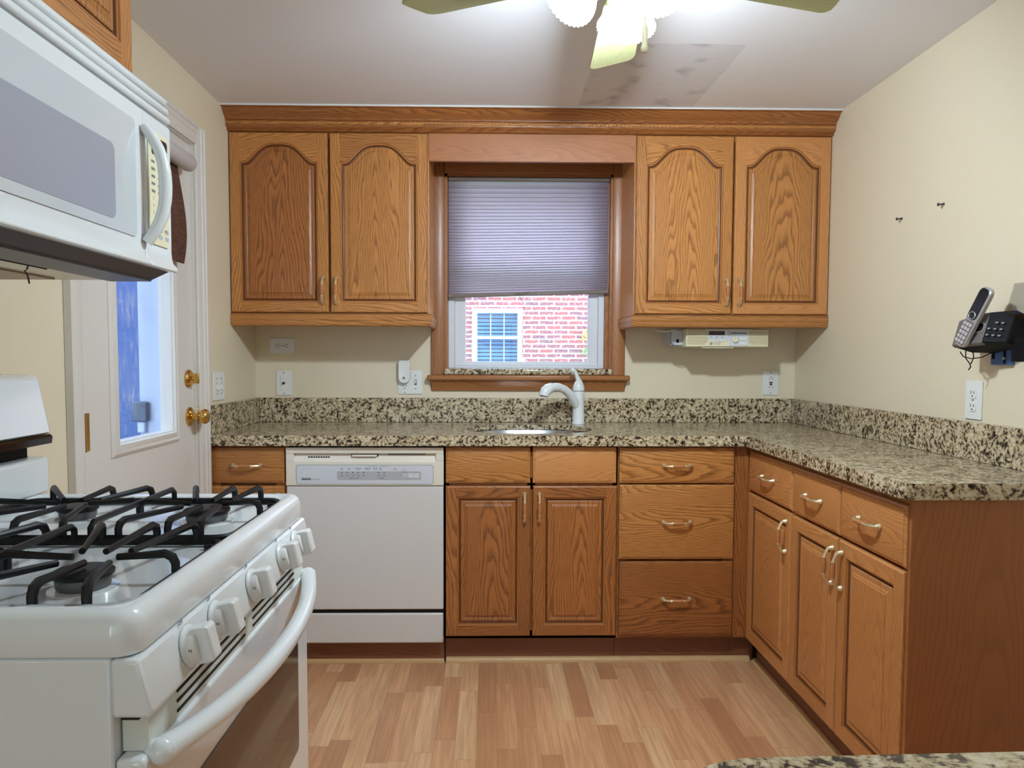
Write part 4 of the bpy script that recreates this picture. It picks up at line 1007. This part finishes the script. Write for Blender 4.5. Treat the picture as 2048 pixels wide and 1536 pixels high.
# ------------------------------------------------------------------ wall plates
def plate(label, loc, rz, w, h, kind, cat='outlet', name='wall_outlet'):
    r = thing(name, label, cat, loc, rz)
    m = MB(); rplate(m, -w / 2, w / 2, -h / 2, h / 2, .004, -.005, -.0005, OUTLET); m.build('plate', r, bevel=.0015)
    def recept(cx, cz, rot=0.):
        T = Matrix.Translation((cx, 0, cz)) @ Matrix.Rotation(rot, 4, 'Y')
        m = MB(); m.loft([[T @ Vector(p) for p in rr(-.0165, .0165, -.014, .014, .009, y)] for y in (-.0046, -.0074)], OUTLET)
        m.build('receptacle', r)
        m = MB(); m.box(-.0075, -.0052, -.0078, -.0068, -.001, .008, DGAP, T=T); m.box(.0052, .0075, -.0078, -.0068, -.001, .007, DGAP, T=T); m.lathe([(.0026, 0), (.0026, .0008)], T @ Vector((0, -.0070, -.0075)), (0, -1, 0), DGAP, 10); m.build('slots', r)
    scr = MB()
    if kind == 'duplex_h':
        recept(-.0195, 0, PI / 2); recept(.0195, 0, PI / 2); scr.lathe([(.003, 0), (.003, .001)], (0, -.005, 0), (0, -1, 0), INKG, 10)
    if kind == 'duplex':
        recept(0, .0195); recept(0, -.0195); scr.lathe([(.003, 0), (.003, .001)], (0, -.005, 0), (0, -1, 0), INKG, 10)
    if kind == 'coax':
        m = MB(); rplate(m, -.0165, .0165, -.033, .033, .002, -.0068, -.0045, OUTLET); m.build('insert', r, bevel=.001)
        m = MB(); m.lathe([(.0062, 0), (.0062, .006), (.0045, .006), (.0045, .011)], (0, -.0068, 0), (0, -1, 0), GREYM, 12); m.build('connector', r)
        for s in (-1, 1): scr.lathe([(.003, 0), (.003, .001)], (0, -.005, s * .048), (0, -1, 0), INKG, 10)
    if kind == 'gfci':
        m = MB(); rplate(m, -.0165, .0165, -.033, .033, .002, -.0070, -.0045, OUTLET); m.build('insert', r, bevel=.001)
        m = MB()
        for c in (.019, -.019):
            for dx in (-.0065, .0065): m.box(dx - .0011, dx + .0011, -.0074, -.0068, c - .004, c + .004, DGAP)
            m.lathe([(.0026, 0), (.0026, .0008)], (0, -.0069, c + (.0095 if c > 0 else .0095)), (0, -1, 0), DGAP, 10)
        m.build('slots', r)
        m = MB(); m.box(-.0065, .0065, -.0085, -.0068, .0005, .006, BLACKP); m.build('test_button', r)
        m = MB(); m.box(-.0065, .0065, -.0085, -.0068, -.008, -.002, plain('dark_red_button', (86, 28, 26), .5)); m.build('reset_button', r)
        for s in (-1, 1): scr.lathe([(.003, 0), (.003, .001)], (0, -.005, s * .048), (0, -1, 0), INKG, 10)
    if kind == 'combo':
        recept(-.025, .0195); recept(-.025, -.0195)
        m = MB(); m.box(.020, .030, -.0065, -.0045, -.012, .012, DGAP); m.build('switch_slot', r)
        m = MB(); m.loft([[(.0215, -.005, -.009), (.0285, -.005, -.009), (.0285, -.005, .010), (.0215, -.005, .010)], [(.0218, -.013, .001), (.0282, -.013, .001), (.0282, -.011, .010), (.0218, -.011, .010)]], OUTLET); m.build('toggle', r)
        for s in (-1, 1): scr.lathe([(.003, 0), (.003, .001)], (.025, -.005, s * .030), (0, -1, 0), INKG, 10)
        scr.lathe([(.003, 0), (.003, .001)], (-.025, -.005, -.048), (0, -1, 0), INKG, 10)
    if kind == 'switch2':
        for dx in (-.024, .024):
            m = MB(); m.loft([[(dx - .0045, -.005, -.010), (dx + .0045, -.005, -.010), (dx + .0045, -.005, .010), (dx - .0045, -.005, .010)], [(dx - .0038, -.016, -.016), (dx + .0038, -.016, -.016), (dx + .0038, -.013, -.006), (dx - .0038, -.013, -.006)]], OUTLET); m.build('toggle', r)
            for zz in (.030, .012, -.030): scr.lathe([(.003, 0), (.003, .001)], (dx, -.005, zz), (0, -1, 0), INKG, 10)
    if scr.F: scr.build('screws', r)
    return r
plate('white duplex outlet mounted sideways just under the wall cabinet', (-.9515, YB, 1.2665), 0, .116, .070, 'duplex_h')
plate('white wall plate with one cable jack above the short counter', (-.946, YB, 1.0935), 0, .071, .113, 'coax', 'cable jack', 'cable_jack_plate')
plate('white combination outlet and switch plate holding the night light', (-.3615, YB, 1.099), 0, .113, .110, 'combo')
plate('white outlet with dark test buttons right of the faucet', (1.327, YB, 1.0995), 0, .075, .114, 'gfci')
plate('white duplex outlet on the right wall below the phone', (XR, 2.137, 1.091), -PI / 2, .073, .114, 'duplex')
plate('white double toggle switch plate beside the back door', (XL, 2.932, 1.097), PI / 2, .122, .113, 'switch2', 'light switch', 'switch_plate')
nl = thing('night_light', 'white rounded plug-in night light on the combination outlet', 'night light', (-.3865, YB - .0086, 1.148))
m = MB()
def nlp(k, y):
    w, t, b = .0275 - k, .0525 - k, -.054 + k; L = []
    for i in range(13):
        a_ = PI + PI * i / 12; L.append((w * math.cos(a_), y, b + w + w * math.sin(a_)))
    for cx, s in ((w - .008, 0), (-w + .008, PI / 2)):
        for i in range(5):
            a_ = s + PI / 2 * i / 4; L.append((cx + .008 * math.cos(a_), y, t - .008 + .008 * math.sin(a_)))
    return L
m.loft([nlp(.002, 0), nlp(0, -.004), nlp(0, -.022), nlp(.003, -.026), nlp(.004, -.026), nlp(.005, -.0255)], OUTLET); m.build('housing', nl, angle=30)
m = MB(); m.lathe([(.013, 0), (.013, .0012), (.0065, .0015), (.0062, .0035), (.004, .004)], (0, -.0255, -.028), (0, -1, 0), OUTLET, 18); m.build('bezel', nl)
m = MB(); m.lathe([(.0055, 0), (.005, .002), (.001, .003)], (0, -.0292, -.028), (0, -1, 0), INKG, 14); m.build('sensor', nl)

# ------------------------------------------------------------------ under-cabinet radio
rd = thing('under_cabinet_radio', 'cream radio clock hung under the wall cabinet', 'radio', (1.0365, 3.16, 1.264))
m = MB(); m.box(-.1795, .1795, .0, .20, .0, .0775, CREAM); bd_ = m.build('case', rd, bevel=.003)
m = MB(); m.box(-.155, .155, .04, .19, .0776, .112, CREAM); m.build('mounting_bracket', rd)
m = MB(); m.box(-.2290, -.1800, .06, .19, .008, .0725, plain('radio_side_housing', (196, 204, 206), .4)); m.box(-.206, -.196, .0585, .0605, .018, .034, BLACKP); m.build('side_housing', rd, bevel=.006)
for sx, nm in ((-.132, 'speaker_grille'), (.137, 'speaker_grille')):
    m = MB()
    for k in range(12):
        zz = .008 + k * .0055; wdt = .046 - (.012 if k in (0, 11) else .004 if k in (1, 10) else 0)
        c0, c1 = (sx - .042, sx + wdt) if sx < 0 else (sx - wdt, sx + .038)
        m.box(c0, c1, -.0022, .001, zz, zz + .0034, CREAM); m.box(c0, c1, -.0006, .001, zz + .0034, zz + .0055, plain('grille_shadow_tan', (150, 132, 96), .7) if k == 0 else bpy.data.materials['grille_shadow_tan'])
    m.build(nm, rd)
m = MB(); m.box(-.085, .092, -.0012, .001, .030, .0715, PANELGREY); m.box(.010, .092, -.0012, .001, .003, .030, PANELGREY); m.build('front_panel', rd)
m = MB(); m.box(-.0815, -.0125, -.003, .0, .0505, .0675, LEDD); m.text('12:00', .012, FT(-.045, -.0032, .059), plain('dim_red_digits', (110, 34, 44), .4)); m.build('display', rd)
m = MB(); m.box(.010, .083, -.003, .0, .0575, .0605, DGAP); m.box(.030, .0315, -.0036, -.001, .0555, .0625, RED)
for k in range(6): m.box(.014 + k * .0125, .0205 + k * .0125, -.0016, -.001, .0648, .0662, INKG)
for zz in (.065, .053): m.box(.0005, .007, -.0016, -.001, zz - .001, zz + .001, INK)
for k in range(4): m.box(.002 + k * .009, .007 + k * .009, -.0016, -.001, .0462, .0476, INK)
m.build('tuning_scale', rd)
for x in (-.0715, -.047, -.0225):
    m = MB(); rplate(m, x - .0055, x + .0055, .0385, .0445, .0028, -.003, -.001, PANELG2); m.build('button', rd)
m = MB(); m.box(-.070, -.003, -.0034, -.001, .0235, .0295, OUTLET)
for k in range(1, 4): m.box(-.070 + k * .0168 - .0004, -.070 + k * .0168 + .0004, -.0037, -.001, .0235, .0295, INKG)
m.build('preset_bar', rd)
m = MB(); m.lathe([(.0125, .001), (.0125, .009), (.011, .011), (.002, .0112)], (.0325, 0, .0305), (0, -1, 0), CREAM, 20); m.box(.0320, .0330, -.0116, -.010, .0305, .041, INKG); m.build('tuning_knob', rd)
for zz in (.0345, .0135):
    m = MB(); rplate(m, .0535, .083, zz - .0055, zz + .0055, .0055, -.0042, -.001, OUTLET); m.build('button', rd)
m = MB()
m.tube([(-.0705 + .005 * math.cos(t), -.0006, .0135 + .005 * math.sin(t)) for t in (2 * PI * i / 16 for i in range(16))], .0009, INK, 6, closed=True)
m.text('GE', .0055, FT(-.0705, -.0004, .0135), INK); m.text('SPACEMAKER', .0052, FT(-.043, -.0004, .0165), INKG); m.text('AM-FM STEREO', .0042, FT(-.043, -.0004, .0105), INKG); m.build('lettering', rd)
m = MB(); m.box(-.108, .026, .002, .16, -.0055, -.0003, CREAM); m.box(-.105, .022, .001, .004, -.002, -.0004, DGAP); m.build('swing_tray', rd)
m = MB(); m.tube([(-.30, .10, .080), (-.285, .06, .070), (-.262, .05, .066), (-.235, .05, .070), (-.21, .06, .0765), (-.19, .08, .0785)], .0032, OUTLET, 8)
m.tube([(-.232, .05, .066), (-.237, .05, .045), (-.233, .052, .02), (-.215, .055, .006), (-.195, .06, .002), (-.175, .07, .0)], .0018, INKG, 6); m.build('cord', rd)

# ------------------------------------------------------------------ phone on the right wall
PHX = XR
def frame(o, ax, ay, az):
    return Matrix(((ax.x, ay.x, az.x, o.x), (ax.y, ay.y, az.y, o.y), (ax.z, ay.z, az.z, o.z), (0, 0, 0, 1)))
# the cradle's slanted face: local x along the face to the viewer's right, z up the slope, y into the wall
fx = Vector((.10, -.97, .055)).normalized(); fz = Vector((.33, -.26, .90)); fz = (fz - fx * fz.dot(fx)).normalized(); fyv = fz.cross(fx)
pb = thing('phone_cradle', 'dark cordless phone cradle mounted on the right wall', 'phone cradle', (1.385, 2.05, 1.245))
FO = Vector((1.332, 2.084, 1.2505)) - Vector(pb.location)
T = frame(FO, fx, fyv, fz)
m = MB()
m.loft([[T @ Vector(p) for p in ((0, 0, 0), (.112, 0, 0), (.112, 0, .088), (.055, 0, .088), (0, 0, .075))], [T @ Vector(p) for p in ((0, .012, -.004), (.112, .012, -.004), (.112, .02, .085), (.055, .02, .085), (0, .015, .07))]], TAUPE)
m.build('face', pb, bevel=.002)
m = MB()
m.loft([[T @ Vector(p) for p in ((.002, .013, -.003), (.113, .0, .0), (.113, .0, .088), (.004, .016, .075))], [T @ Vector(p) for p in ((.020, .05, -.006), (.165, .028, .005), (.165, .03, .098), (.03, .07, .09))], [T @ Vector(p) for p in ((.06, .092, .004), (.175, .072, .01), (.175, .072, .09), (.06, .095, .085))]], BLACKP)
m.build('housing', pb, bevel=.003)
m = MB(); m.loft([[T @ (Vector(p) + Vector((0, 0, 0))) for p in rr(.069, .107, .030, .060, .013, y)] for y in (.002, -.0025)], SILVER); m.loft([[T @ Vector(p) for p in rr(.072, .104, .033, .057, .011, y)] for y in (.0, -.0035)], BLACKGL); m.build('display', pb)
m = MB()
for i in range(3):
    for j in range(3): 
        if (i, j) != (2, 0):
            q = T @ Vector((.122 + j * .013, .001 + (j * .007), .022 + i * .018)); m.box(q.x - .002, q.x + .001, q.y - .004, q.y + .004, q.z - .002, q.z + .002, SILVER)
m.build('buttons', pb)
m = MB(); m.box(.01, PHX - 1.385 - .0005, -.07, .0, .0195, .06, BLACKP); m.build('wall_bracket', pb)
m = MB()
for pts in ([(-.03, .03, -.012), (-.03, .015, -.026), (-.02, -.005, -.032), (.0, -.02, -.028), (.02, -.03, -.015)], [(-.02, .02, -.008), (-.02, .02, -.03), (-.012, .012, -.047), (-.01, .012, -.056), (-.012, .018, -.064)], [(-.01, .005, -.008), (-.008, .003, -.03), (-.011, .010, -.047)]):
    m.tube(pts, .0016, BLACKP, 6)
m.build('cords', pb)
hs = thing('phone_handset', 'silver and black cordless handset resting in the wall cradle', 'phone', (1.33, 2.03, 1.29))
HO = Vector((1.324, 2.060, 1.258)) - Vector(hs.location)
hx = fx; hz = Vector((.15, -.42, .89)); hz = (Vector((.20, -.36, .88))); hx = (fx - hz.normalized() * fx.dot(hz.normalized())).normalized(); hz.normalize(); hy = hz.cross(hx)
T = frame(HO, hx, hy, hz)
m = MB()
def hp(k, y): 
    return [T @ Vector(p) for p in rr(-.0 + k, .046 - k, .0 + k, .172 - k, .016, y, 6)]
m.loft([hp(.004, .010), hp(0, .006), hp(0, -.003), hp(.003, -.006)], SILVER); m.build('shell', hs, angle=30)
m = MB(); m.loft([[T @ Vector(p) for p in rr(.004, .042, .078, .168, .014, y, 6)] for y in (-.004, -.0072)], BLACKGL); m.build('screen', hs)
m = MB(); c = T @ Vector((.023, -.0072, .088)); 
m.tube([T @ Vector((.023 + .013 * math.cos(t), -.0078, .090 + .010 * math.sin(t))) for t in (2 * PI * i / 16 for i in range(16))], .0013, SILVER, 6, closed=True); m.build('dial_ring', hs)
m = MB(); m.loft([[T @ Vector(p) for p in rr(.0035, .0425, .006, .075, .006, y, 4)] for y in (-.005, -.0064)], TAUPE)
for i in range(5):
    for j in range(3): m.loft([[T @ Vector(p) for p in rr(.0055 + j * .0122, .0155 + j * .0122, .010 + i * .0125, .019 + i * .0125, .002, y, 2)] for y in (-.0058, -.0078)], plain('grey_key', (182, 178, 176), .4) if i == j == 0 else bpy.data.materials['grey_key'])
m.build('keypad', hs)
m = MB(); m.box(1.428, PHX - .0005, 1.977, 2.056, 1.196, 1.262, BLUEP); m.box(1.4262, 1.4281, 1.995, 2.004, 1.20, 1.24, BLACKP); m.box(1.4262, 1.4281, 2.04, 2.05, 1.212, 1.236, BLACKP); m.ball((1.426, 2.0, 1.215), .005, SILVER); tag(m.build('phone_jack', bevel=.003, loc=(PHX, 2.016, 1.22)), 'blue plastic phone jack plate below the cordless phone', 'phone jack')
m = MB(); m.box(1.394, PHX - .0005, 1.872, 1.928, 1.205, 1.268, BLACKP); m.box(1.40, 1.41, 1.86, 1.935, 1.268, 1.272, BLACKP); tag(m.build('power_adapter', bevel=.004, loc=(PHX, 1.9, 1.235)), 'black power adapter on the right wall beside the phone', 'adapter')
m = MB()
m.loft([[(x, y, zz) for x, y, zz in ((1.385, 1.945, 1.330), (1.388, 1.945, 1.330), (1.4395, 1.90, 1.31), (1.4395, 1.896, 1.31))], [(x, y, zz) for x, y, zz in ((1.378, 1.905, 1.41), (1.381, 1.905, 1.41), (1.4395, 1.88, 1.41), (1.4395, 1.876, 1.41))]], ACRYL)
m.loft([[(1.385, 1.945, 1.330), (1.385, 1.80, 1.330), (1.388, 1.80, 1.330), (1.388, 1.945, 1.330)], [(1.378, 1.905, 1.41), (1.378, 1.76, 1.41), (1.381, 1.76, 1.41), (1.381, 1.905, 1.41)]], ACRYL)
tag(m.build('acrylic_holder', loc=(PHX, 1.88, 1.32)), 'clear acrylic holder on the right wall behind the phone', 'holder')
for (yy, zz), lb in (((2.552, 1.701), 'small screw in the right wall nearer the wall cabinet'), ((2.317, 1.702), 'small screw in the right wall farther from the wall cabinet')):
    m = MB(); m.lathe([(.004, -.001), (.0045, .002), (.0028, .003), (.0025, .016), (.005, .017), (.0055, .0195), (.003, .021)], (XR, yy, zz), (-1, 0, -.1), GREYM, 10)
    tag(m.build('wall_screw', loc=(XR, yy, zz)), lb, 'screw')

# ------------------------------------------------------------------ ceiling fan
FC = Vector((.31, 1.625, 0))
fan = thing('ceiling_fan', 'cream ceiling fan with pale blades and lit glass shades', 'ceiling fan', (FC.x, FC.y, ZC))
Z = lambda v: v - ZC
m = MB(); m.lathe([(.075, Z(2.2262)), (.085, Z(2.21)), (.095, Z(2.17)), (.095, Z(2.12)), (.085, Z(2.09)), (.07, Z(2.075)), (.045, Z(2.065)), (.045, Z(2.03)), (.05, Z(2.02)), (.042, Z(2.005)), (.012, Z(1.998))], (0, 0, 0), (0, 0, 1), FANW, 28); m.build('motor_housing', fan)
BZ = Z(2.060)
for k in range(5):
    ang = math.radians(85 + 72 * k); T = Matrix.Rotation(ang, 4, 'Z')
    Tp = T @ Matrix.Translation((0, 0, BZ)) @ Matrix.Rotation(math.radians(-9), 4, 'X')
    m = MB(); L = [(.14, -.045), (.16, -.05), (.49, -.063), (.512, -.058), (.524, -.045), (.538, .03), (.540, .05), (.532, .062), (.518, .066), (.16, .05), (.14, .045)]
    m.prism([(x, y) for x, y in L], 'z', -.003, .003, BLADE, 'x', T=Tp, ou=.0); bl = m.build('blade', fan, bevel=.0015)
    m = MB(); m.prism([(.08, -.014), (.13, -.012), (.15, -.034), (.19, -.03), (.20, 0), (.19, .03), (.15, .034), (.13, .012), (.08, .014)], 'z', .0035, .0075, FANW, 'x', T=Tp); m.build('blade_iron', bl)
def lamp_shade(az, tilt, r0, zn, ln, energy):
    d = Vector((math.cos(az) * math.sin(tilt), math.sin(az) * math.sin(tilt), -math.cos(tilt)))
    o = Vector((math.cos(az) * r0, math.sin(az) * r0, Z(zn)))
    m = MB(); pr = [(.022, 0), (.0245, .012), (.033, .03), (.041, .055), (.045, .075), (.052, .095), (.064, .113), (.0685, .120)]
    def wob(i, t, r, h):
        w = math.cos(t * 36); return r * (1 + .012 * w), h * ln / .12 + (.0016 * w if i == 7 else 0)
    m.lathe(pr, o, d, LAMPG, 144, cap0=True, cap1=False, wob=wob); s = m.build('lamp_shade', fan, angle=60)
    m = MB(); m.lathe([(.024, -.006), (.026, .004), (.024, .014)], o, d, FANW, 18); m.tube([Vector((math.cos(az) * .03, math.sin(az) * .03, Z(2.03))), o], .011, FANW, 10); m.build('lamp_socket', fan)
    m = MB(); q = o + d * .066; m.ball(q, .024, BULB, 16); m.build('bulb', s)
    L = bpy.data.lights.new('bulb_light', 'POINT'); L.energy = energy; L.color = (.81, .95, 1.08); L.shadow_soft_size = .035
    lo = bpy.data.objects.new('bulb_light', L); COL.objects.link(lo); lo.location = FC + Vector((0, 0, ZC)) + o + d * .088
for az, tl, r0, zn, en in ((85, 58, .02, 2.045, 46), (212, 52, .08, 2.028, 15), (287, 45, .05, 2.043, 13)):
    lamp_shade(math.radians(az), math.radians(tl), r0, zn, .115, en)
m = MB(); 
for k in range(26): m.ball((.034, .02, Z(1.985 - k * .0018)), .0014, BRASS, 6)
m.build('pull_chain', fan)
m = MB(); m.lathe([(.002, 0), (.0045, .003), (.0062, .01), (.0065, .04), (.0065, .046), (.0085, .050), (.0088, .056), (.006, .061), (.001, .062)], (.034, .02, Z(1.945)), (0, 0, -1), CREAM, 14); m.build('pull_fob', fan)

# ------------------------------------------------------------------ near counter at the lower right of the view
rc = .035
oc = [(.140, .512 - rc * 1.3)] + [(.140 + rc * 1.8 * (1 - math.cos(t)), .512 - rc * 1.3 * (1 - math.sin(t))) for t in (PI / 2 * i / 8 for i in range(1, 9))] + [(.40, .5175), (XR - .002, .5195), (XR - .002, -.25), (.140, -.25)]
o = slab('granite_countertop', list(reversed(oc)), .875, .914)
tag(o, 'rounded corner of a near granite counter at the bottom edge of the view', 'countertop')
r = thing('base_cabinet', 'oak base cabinet under the near granite counter', 'cabinet', (.18, .465, 0), PI)
m = MB(); m.box(-1.255, -.005, .0, .68, .1, .870, OAKR); m.build('carcass', r); m = MB(); m.box(-1.25, -.01, .06, .66, 0, .1, TOEW, 'x'); m.build('toe_kick', r)
